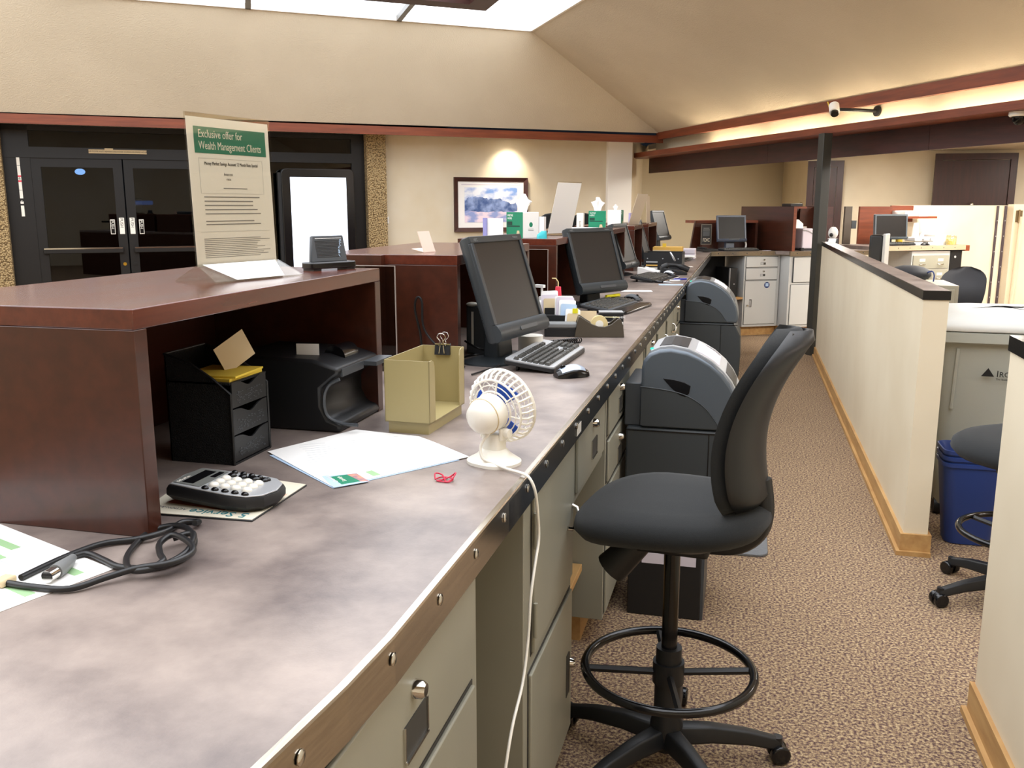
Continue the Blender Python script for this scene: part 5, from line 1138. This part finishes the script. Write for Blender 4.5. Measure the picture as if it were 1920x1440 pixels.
# ================================================================== BEHIND THE PARTITION
sbn = thing('shred_bin', 'large grey lidded document bin with black triangle lettering', 'bin', (1.24, 4.86, 0), -3)
def rl(w, d, z, cx=0): return [(x+cx, y, z) for x, y in rrect(w, d, 0.07, 5)]
ob('tub', MB().loft([rl(0.56,0.52,0.06), rl(0.60,0.56,0.30), rl(0.66,0.62,0.865), rl(0.67,0.63,0.87)]), M_bin, sbn, smooth=40)
ob('rim', MB().loft([rl(0.71,0.67,0.862), rl(0.73,0.69,0.87), rl(0.73,0.69,0.915), rl(0.70,0.66,0.92)]), M_bin, sbn, smooth=40)
ob('lid', MB().loft([rl(0.73,0.69,0.922), rl(0.735,0.695,0.93), rl(0.72,0.68,0.955), rl(0.60,0.56,0.99), rl(0.40,0.36,1.005), rl(0.10,0.08,1.008)]), M_binl, sbn, smooth=50)
ob('rib', MB().tube([(-0.25,-0.318,0.84),(-0.255,-0.30,0.55)],0.008,6), M_bin, sbn)
ob('wheel', MB().cyl((-0.3,0.2,0.07),(-0.26,0.2,0.07),0.07), M_black, sbn, smooth=40); ob('wheel', MB().cyl((0.26,0.2,0.07),(0.3,0.2,0.07),0.07), M_black, sbn, smooth=40); ob('wheel', MB().cyl((-0.28,-0.2,0.04),(-0.24,-0.2,0.04),0.04), M_black, sbn, smooth=40); ob('wheel', MB().cyl((0.24,-0.2,0.04),(0.28,-0.2,0.04),0.04), M_black, sbn, smooth=40)
BM = T(-0.03,-0.3235,0.715) @ RX(90+4.5)
ob('triangle_mark', MB().prism([(-0.115,0),(-0.06,0),(-0.0875,0.040)],0,0.0012,BM), M_inkk, sbn)
text('lettering','I',0.042,M_inkk,sbn,BM @ T(-0.052,0.0,0),0.0008); text('lettering','RON',0.034,M_inkk,sbn,BM @ T(-0.040,0.0,0),0.0008); text('lettering','M',0.042,M_inkk,sbn,BM @ T(0.044,0.0,0),0.0008); text('lettering','OUNTAIN',0.034,M_inkk,sbn,BM @ T(0.078,0.0,0),0.0008)
text('lettering','The leader in document management',0.0125,M_inkk,sbn,BM @ T(-0.052,-0.016,0),0.0006)
for k in range(3):
    z = 0.0 + k*0.028
    wb = thing('wastebasket', ('topmost of three nested blue wastebaskets','middle of three nested blue wastebaskets','outermost lower of three nested blue wastebaskets')[2-k] , 'wastebasket', (1.02, 4.30, z), 0, 'nested blue wastebaskets')
    def rb(w, d, zz): return [(x, y, zz) for x, y in rrect(w, d, 0.045, 4)]
    ob('shell', MB().loft([rb(0.19,0.15,0.004), rb(0.26,0.20,0.36), rb(0.275,0.215,0.362), rb(0.275,0.215,0.378), rb(0.265,0.205,0.38), rb(0.248,0.19,0.36), rb(0.18,0.14,0.012)]), M_bluebin, wb, smooth=40)
# desk items behind partition
RT = 1.03
dk = thing('back_desk', 'desk run behind the partition with pale riveted edge', 'desk', FQ, FR_)
ob('worktop', MB().box(1.05,2.40,-0.015,0.62,FT+0.0,RT), M_lam, dk); ob('edge_strip', MB().box(1.05,2.40,-0.024,-0.015,RT-0.055,RT-0.0005), mat('aged_steel_edge',(206,190,160),0.35,metal=0.4), dk)
ob('end_block', MB().box(2.40,2.47,-0.01,0.62,RT-0.07,RT-0.001), M_trim, dk)
for k in range(8): ob('screw', MB().ell((1.12+k*0.16,-0.025,RT-0.025),0.006,0.004,0.006,8,5), M_dgrey, dk)
fcb = thing('file_cabinet', 'grey card-file cabinet with paired chrome pulls under the back desk', 'file cabinet', FQ, FR_)
ob('carcass', MB().box(1.655,2.20,0.0,0.6,0,0.965), M_cabL, fcb, bev=0.003)
for r_ in range(5):
    z1 = 0.915 - r_*0.17
    d_ = ob('drawer', MB().box(1.67,2.185,-0.012,0,z1-0.16,z1), M_cab, fcb, bev=0.003)
    for x_ in (1.80, 2.06):
        ob('pull', MB().tube([(x_-0.04,-0.012,z1-0.105),(x_-0.03,-0.03,z1-0.11),(x_+0.03,-0.03,z1-0.11),(x_+0.04,-0.012,z1-0.105)],0.007,6), M_chrome, d_, smooth=60); ob('label_frame', MB().box(x_-0.04,x_+0.04,-0.0145,-0.012,z1-0.075,z1-0.04), M_cabL, d_)
o = ob('black_side_panel', MB().box(2.205,2.37,-0.005,0.55,0,0.97), M_black, None, FQ, FR_); tag(o, 'tall black locker panel beside the card-file cabinet', 'panel')
ob('lock_disc', MB().cyl((2.27,-0.006,0.89),(2.27,-0.012,0.89),0.014,n=14), M_silver, o)
tw = ob('desk_shelf', MB().box(1.80,2.24,0.32,0.62,1.345,1.372), M_trim, None, FQ, FR_); tag(tw, 'red wood shelf above the back desk', 'shelf')
o = ob('shelf_papers', MB().box(1.80,1.99,0.36,0.60,1.372,1.44), M_paper, None, FQ, FR_, bev=0.004); tag(o, 'white carton on the red wood shelf', 'carton')
o = ob('paper_sheaf', MB().box(2.0,2.14,0.36,0.60,1.372,1.40), M_lilac, None, FQ, FR_); tag(o, 'low sheaf of papers on the red wood shelf', 'paper stack')
o = ob('wood_screen', MB().box(1.33,1.80,0.60,0.63,RT,1.49), M_trim, None, FQ, FR_); tag(o, 'red wood panel behind the back desk monitor', 'panel')
o = ob('wood_screen', MB().box(1.802,2.13,0.625,0.65,1.30,1.502), M_trim, None, FQ, FR_); tag(o, 'small red wood panel above the shelf papers', 'panel')
o = ob('dark_standard', MB().box(1.12,1.22,0.60,0.63,RT,1.49), mat('bronze_strip',(84,74,64),0.5), None, FQ, FR_); tag(o, 'dark bronze strip beside the red wood panel', 'strip')
ob('hinge', MB().box(1.225,1.29,0.598,0.61,1.22,1.32), M_dgrey, o)
monitor('grey-framed monitor on the back desk behind the partition', tuple(fq(1.50,0.20,1.10)), -60, 4, base_z=RT, w=0.46, h=0.30, bez=mat('grey_bezel',(86,94,100),0.4), logo=False, chin=0.025, base_dy=0.08)
monitor('slate-blue framed monitor on the end counter beside the glass-fronted plaque', tuple(fu(-0.105,0.12,1.09)), -66, 10, base_z=FT, w=0.355, h=0.305, bez=M_mon2, logo=False, chin=0.035, base_dy=0.08)
o = ob('side_desk', MB().box(1.0,1.6,8.75,9.4,0.86,0.90).box(1.02,1.06,8.77,9.38,0,0.86).box(1.54,1.58,8.77,9.38,0,0.86), M_cab, None); tag(o, 'small grey desk behind the partition under the black-backed monitor', 'desk')
mb_ = thing('rear_facing_monitor', 'black back of a monitor rising behind the low partition', 'monitor', (1.20, 9.0, 0), -20)
ob('shell', MB().box(-0.10,0.02,-0.08,0.09,0.93,1.235), M_black, mb_, bev=0.02); ob('pale_side', MB().box(0.02,0.045,-0.08,0.09,0.93,1.245), M_silver, mb_, bev=0.006); ob('connector_bay', MB().box(-0.103,-0.098,-0.05,0.06,1.06,1.16), M_blackg, mb_); ob('neck', MB().box(-0.03,0.03,-0.03,0.03,0.9,0.95), M_black, mb_)
# clutter on back desk
tr = thing('white_tray_stack', 'white plastic tray stack holding paper cups on the back desk', 'tray', fq(1.95,0.2,RT), FR_)
ob('tray', MB().box(-0.17,0.15,-0.08,0.10,0,0.035), M_paper, tr, bev=0.006); ob('tray', MB().box(-0.18,0.14,-0.09,0.10,0.05,0.095), M_paper, tr, bev=0.008); ob('divider', MB().box(-0.08,-0.05,-0.092,-0.088,0.055,0.08).box(0.03,0.05,-0.092,-0.088,0.055,0.085), M_grey, tr)
ob('cup_stack', MB().lathe([(0.0001,0),(0.042,0),(0.026,0.17),(0.0001,0.17)],16,T(-0.11,0.0,0.095)), M_paper, tr, smooth=40)
o = ob('paper_ream', MB().box(-0.09,0.1,-0.08,0.10,0,0.06).box(-0.08,0.09,-0.08,0.10,0.06,0.12,RZ(4)), M_paper, None, fq(2.20,0.28,RT), FR_); tag(o, 'white paper reams beside the tray stack', 'paper stack')
jr = thing('candy_jar', 'clear jar of yellow candy on the back desk', 'jar', fq(2.30,0.12,RT), FR_)
ob('candy', MB().lathe([(0.0001,0.003),(0.055,0.003),(0.058,0.07),(0.04,0.085),(0.0001,0.085)],16), mat('candy',(220,200,90),0.5,c2=(240,235,190),scale=60), jr, smooth=40); ob('jar_glass', MB().lathe([(0.062,0),(0.064,0.10),(0.055,0.115),(0.05,0.115),(0.058,0.098),(0.058,0.002)],18), M_acr, jr, smooth=40)
o = ob('green_pad', MB().box(-0.05,0.06,-0.05,0.05,0,0.03), mat('leaf_green',(96,140,96),0.6), None, fq(2.31,0.36,RT), FR_); tag(o, 'green pad at the end of the back desk', 'note pad')
o = ob('white_sack', MB().loft([[(x,y,0) for x,y in rrect(0.2,0.14,0.05,4)],[(x*1.05,y*1.05,0.07) for x,y in rrect(0.2,0.14,0.05,4)],[(x*0.5,y*0.5,0.14) for x,y in rrect(0.2,0.14,0.05,4)]]), M_paper, None, fq(2.22,0.50,RT), FR_, smooth=50); tag(o, 'crumpled white bag at the back of the desk', 'bag')
o = ob('yellow_tin', MB().lathe([(0.0001,0),(0.04,0),(0.04,0.08),(0.042,0.08),(0.042,0.11),(0.0001,0.11)],16), M_yelp, None, fq(1.79,0.42,RT), FR_, smooth=40); tag(o, 'yellow canister behind the white tray stack', 'canister')
mouse('black mouse beside the white tray stack', tuple(fq(1.88,0.06,RT)), 120, M_black, s=1.0)
o = ob('side_cabinet', MB().box(1.05,1.62,7.75,8.35,0,0.88), M_cab, None, bev=0.004); tag(o, 'grey side cabinet under the black bag behind the partition', 'cabinet')
for z_ in (0.10,0.49): ob('drawer', MB().box(1.08,1.59,7.74,7.75,z_,z_+0.36), M_cab, o, bev=0.003)
bg = thing('black_bag', 'black bag with blue strap on the cabinet behind the partition', 'bag', (1.29, 8.0, 0.10), 0)
ob('bag_body', MB().ell((0,0,0.85),0.17,0.16,0.070), mat('black_nylon',(40,42,48),0.7), bg, smooth=60); ob('strap', MB().tube(spline([(0.12,-0.1,0.87),(0.15,-0.12,0.88),(0.165,-0.13,0.85),(0.16,-0.14,0.80)],5),0.006,6), M_bluebin, bg, smooth=60)
# bright low partition with slotted standards and half door
struct('wall_partition_bright', MB().box(1.94,3.62,0.66,0.74,0,1.505), M_half, FQ, FR_)
struct('wall_partition_bright_end', MB().box(3.66,5.4,0.60,0.70,0,1.52), M_half, FQ, FR_)
for x_,w_ in ((3.44,0.03),(3.565,0.035)):
    s_ = ob('slotted_standard', MB().box(x_,x_+w_,0.645,0.658,0.1,1.50), mat('slotted_steel_%d' % int(x_*100),(72,60,66),0.5), None, FQ, FR_); tag(s_, 'dark slotted shelf standard on the open stretch of bright partition' if x_ < 3.5 else 'dark slotted shelf standard right beside the half-door pole', 'shelf standard', 'shelf standards')
    for k in range(6): ob('slot', MB().box(x_+0.010,x_+0.020,0.642,0.646,0.3+k*0.2,0.315+k*0.2), M_silver, s_)
hn = thing('half_door_hinge', 'brass-brown hinge on the bright half door edge', 'hinge', FQ, FR_)
ob('leaf', MB().box(3.70,3.80,0.592,0.599,1.29,1.44), mat('aged_brass',(130,112,84),0.4,metal=0.7), hn); ob('knuckle', MB().cyl((3.745,0.588,1.28),(3.745,0.588,1.45),0.012,n=10), mat('aged_brass2',(150,130,96),0.4,metal=0.7), hn, smooth=40)
o = ob('rolled_paper', MB().cyl((3.745,0.575,0.2),(3.775,0.572,1.36),0.028,n=14), mat('kraft_pale',(226,206,180),0.7), None, FQ, FR_, smooth=40); tag(o, 'pale round pole standing at the half door', 'pole')
# things at the partition end by the post
o = ob('white_notice', MB().box(-0.035,0.035,-0.001,0.001,0,0.05,RX(-35)), M_paper, None, (0.775,9.2,1.148), -20); tag(o, 'small white card on the partition cap by the post', 'card')
wp = thing('webcam_ball', 'white round device behind the partition end', 'device', (0.86, 10.1, 0), 0)
ob('stand', MB().box(-0.05,0.05,-0.05,0.05,0,1.16), M_dgrey, wp); ob('ball', MB().ell((0,0,1.22),0.05,0.05,0.065), M_paper, wp, smooth=60); ob('lens', MB().ell((-0.02,-0.04,1.20),0.02,0.02,0.02), M_black, wp, smooth=60)

# ================================================================== END COUNTER ITEMS
fp2 = thing('glass_plaque', 'small black framed plaque with pale FDIC letters', 'plaque', fu(-0.39,0.21,FT), FR_)
ob('backing', MB().box(-0.07,0.065,0,0.012,0.07,0.305), M_black, fp2, bev=0.003); ob('frame', MB().box(-0.07,-0.062,-0.004,0,0.07,0.305).box(0.057,0.065,-0.004,0,0.07,0.305).box(-0.07,0.065,-0.004,0,0.297,0.305).box(-0.07,0.065,-0.004,0,0.07,0.078), mat('dull_gilt',(110,104,96),0.4,metal=0.5), fp2)
text('lettering','FDIC',0.055,mat('pale_gold',(206,196,176),0.5),fp2,T(0.0,-0.001,0.105)@RX(90),0.0005,'CENTER',sx=0.75)
ob('print_lines', MB().box(-0.04,0.035,-0.001,0,0.255,0.262).box(-0.045,0.04,-0.001,0,0.235,0.242), M_grey, fp2); ob('blue_block', MB().box(-0.045,0.04,-0.001,0,0.17,0.225), M_dgrey, fp2)
ob('easel', MB().box(-0.05,0.05,0,0.06,0,0.07), M_wood, fp2)
h1 = thing('low_hutch', 'low mahogany hutch behind the end counter monitor', 'hutch', FU, FR_)
ob('left_panel', MB().box(-0.47,-0.17,0.33,0.36,FT,1.325), M_wood, h1); ob('top', MB().box(-0.47,0.345,0.33,0.60,1.30,1.33), M_trim, h1); ob('right_panel', MB().box(0.315,0.345,0.33,0.60,FT,1.30), M_wood, h1); ob('back', MB().box(-0.17,0.315,0.57,0.60,FT,1.30), M_dark, h1)
ob('slanted_cheek', MB().prism([(-0.53,FT),(-0.47,FT),(-0.47,1.325),(-0.475,1.325)],-0.36,-0.33,RX(90)), M_wood, h1)
pn = thing('tall_divider_panel', 'tall mahogany divider panel standing on the end counter', 'divider', fq(0.03,-0.01,FT), FR_)
ob('panel', MB().box(-0.018,0.018,0,1.0,0,0.505,), M_wood, pn, rz=6); ob('front_edge', MB().box(-0.019,0.019,-0.004,0.0,0,0.505), M_trim, pn)
h2 = thing('end_hutch', 'mahogany hutch with shelf holding the white printer', 'hutch', FQ, FR_)
ob('back', MB().box(0.09,0.95,0.60,0.62,FT,1.49), M_dark, h2); ob('top_shelf', MB().box(0.06,0.38,0.30,0.60,1.465,1.49), M_trim, h2); ob('right_panel', MB().box(0.55,0.58,0.25,0.60,FT,1.49,), M_wood, h2)
ob('inner_panel', MB().box(0.36,0.56,0.40,0.43,1.20,1.485), M_wood, h2)
o = ob('black_tray', MB().box(0.20,0.36,0.36,0.55,1.49,1.525), M_black, None, FQ, FR_, bev=0.004); tag(o, 'flat black tray on top of the end hutch', 'tray')
pr = thing('white_printer', 'pale lilac-white desktop printer with loose papers, beside the post', 'printer', fq(0.36,0.24,FT), FR_)
ob('body', MB().prof([(-0.14,0.02),(0.15,0.02),(0.15,0.07),(0.11,0.17),(0.05,0.235),(-0.02,0.255),(-0.14,0.255)],-0.13,0.15), M_lilac, pr, bev=0.012)
ob('side_curve', MB().tube(spline([(-0.14,-0.132,0.235),(-0.05,-0.132,0.22),(0.05,-0.132,0.15),(0.15,-0.132,0.05)],6),0.006,6), M_silver, pr, smooth=60)
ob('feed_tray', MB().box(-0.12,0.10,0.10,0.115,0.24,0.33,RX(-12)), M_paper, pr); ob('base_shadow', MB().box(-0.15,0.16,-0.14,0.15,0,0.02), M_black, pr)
o = ob('crumpled_papers', MB().loft([[(x,y,0) for x,y in rrect(0.16,0.10,0.03,3)],[(x*1.1,y*0.9+0.01,0.05) for x,y in rrect(0.16,0.10,0.03,3)],[(x*0.6-0.03,y*0.7,0.10) for x,y in rrect(0.16,0.10,0.03,3)]]), M_paper, None, fq(0.26,0.32,1.24), FR_, smooth=30); tag(o, 'crumpled white papers on the pale printer', 'papers')
o = ob('orange_carton', MB().box(-0.03,0.03,-0.03,0.03,0,0.07), mat('orange_print',(226,160,100),0.6,c2=(240,230,220),scale=30), None, fq(0.20,0.35,1.34), FR_); tag(o, 'small orange and white carton above the printer papers', 'carton')
o = ob('tape_reel', MB().box(-0.02,0.02,-0.02,0.02,0,0.035), M_black, None, fq(0.18,0.05,FT), FR_, bev=0.004); tag(o, 'small black tape reel before the pale printer', 'reel')
o = ob('pink_note', MB().box(-0.04,0.05,-0.02,0.02,0.0004,0.004), M_lilac, None, fu(0.30,0.04,FT), FR_); tag(o, 'thin pale note at the end counter edge', 'note')
o = ob('phone_black', MB().box(-0.11,0.08,-0.08,0.10,0,0.03).box(-0.10,-0.06,-0.08,0.1,0.03,0.05), M_black, None, fu(-0.42,0.08,FT), FR_, bev=0.006); tag(o, 'flat black phone before the framed plaque', 'phone')
o = ob('white_cord_clip', MB().tube(spline([(0,0,0.02),(0.01,0,0.06),(0.0,0,0.10),(-0.015,0,0.11)],5),0.010,6), M_paper, None, fu(0.09,0.16,FT+0.0), FR_, smooth=60); tag(o, 'white looped cord beside the end counter monitor', 'cord')

# ================================================================== WALL AND CEILING FITTINGS
pt = thing('framed_painting', 'dark wood framed blue watercolour landscape with wide white mat', 'painting', bw(5.705, -0.005, 1.515), BR)
W2, H2 = 0.535, 0.362
def fbar(pl): return MB().add(pl, [(0,1,2,3),(4,5,6,7),(0,1,5,4),(1,2,6,5),(2,3,7,6),(3,0,4,7)])
fw = 0.055
for (a, b, c, d) in (((-W2,H2),(W2,H2),(W2-fw,H2-fw),(-W2+fw,H2-fw)), ((W2,H2),(W2,-H2),(W2-fw,-H2+fw),(W2-fw,H2-fw)), ((W2,-H2),(-W2,-H2),(-W2+fw,-H2+fw),(W2-fw,-H2+fw)), ((-W2,-H2),(-W2,H2),(-W2+fw,H2-fw),(-W2+fw,-H2+fw))):
    ob('frame_rail', fbar([(a[0],0,a[1]),(b[0],0,b[1]),(c[0],0,c[1]),(d[0],0,d[1]),(a[0],-0.04,a[1]),(b[0],-0.04,b[1]),(c[0],-0.02,c[1]),(d[0],-0.02,d[1])]), M_dark, pt)
ob('mat_board', MB().box(-W2+fw,W2-fw,-0.012,-0.004,-H2+fw,H2-fw), M_paper, pt)
ob('print', MB().box(-0.385,0.385,-0.014,-0.012,-0.235,0.228), M_paint, pt)
ob('mat_bevel', MB().box(-0.43,0.43,-0.0135,-0.012,0.262,0.272), M_lilac, pt)
o = ob('wall_switch', MB().box(4.235,4.27,-0.008,0,1.27,1.36), M_paper, None, BW, BR, bev=0.003); tag(o, 'white wall plate beside the aggregate column', 'wall plate')
dl = thing('picture_downlight', 'recessed downlight washing the wall above the painting', 'light', bw(5.95,-0.27,2.395), BR)
ob('trim_ring', MB().torus((0,0,-0.003),0.06,0.006,24,6), M_white, dl, smooth=60); ob('lamp_disc', MB().cyl((0,0,-0.002),(0,0,-0.006),0.05,n=20), emis('downlight_lens',(255,240,214),30.0), dl)
sl_ = bpy.data.lights.new('downlight_beam','SPOT'); sl_.energy = 45; sl_.spot_size = R(95); sl_.spot_blend = 0.8; sl_.color = (1,0.88,0.7); sl_.shadow_soft_size = 0.05
so = bpy.data.objects.new('downlight_beam', sl_); COL.objects.link(so); so.parent = dl; so.location = (0,0,-0.02); so.rotation_euler = (R(24),0,0)
sc_ = thing('security_camera', 'white and black security camera on a wall arm under the red trim', 'camera', (0.87, 9.37, 2.375), BHR)
ob('mount', MB().cyl((-0.02,-0.30,0),(-0.02,-0.28,0),0.05,n=18), M_black, sc_, smooth=40); ob('arm', MB().tube([(-0.02,-0.28,0),(0.03,-0.10,0.01),(0.12,0.05,0.02)],0.016,8), M_black, sc_, smooth=50)
ob('camera_body', MB().cyl((0.16,0.06,0.06),(0.10,0.09,-0.01),0.048,n=18), M_paper, sc_, smooth=40); ob('lens', MB().cyl((0.10,0.09,-0.01),(0.085,0.098,-0.03),0.036,n=16), M_blackg, sc_, smooth=40)
ob('yellow_lead', MB().tube(spline([(0.15,0.05,0.06),(0.24,0.02,0.05),(0.32,-0.02,0.02),(0.42,-0.08,0.05),(0.48,-0.09,0.13)],6),0.006,6), M_wire, sc_, smooth=60)
dm = thing('dome_camera', 'dome security camera with clear bubble under the bulkhead shelf', 'camera', bh(-2.17,-0.13,2.188), BHR)
ob('housing', MB().lathe([(0.0001,0),(0.075,0),(0.078,-0.025),(0.068,-0.035),(0.0001,-0.035)],24), M_ivory, dm, smooth=40); ob('bubble', MB().ell((0,0,-0.04),0.055,0.055,0.06,20,10), M_dome, dm, smooth=60); ob('inner_lens', MB().ell((-0.01,0.02,-0.05),0.028,0.028,0.028), M_blackg, dm, smooth=60)
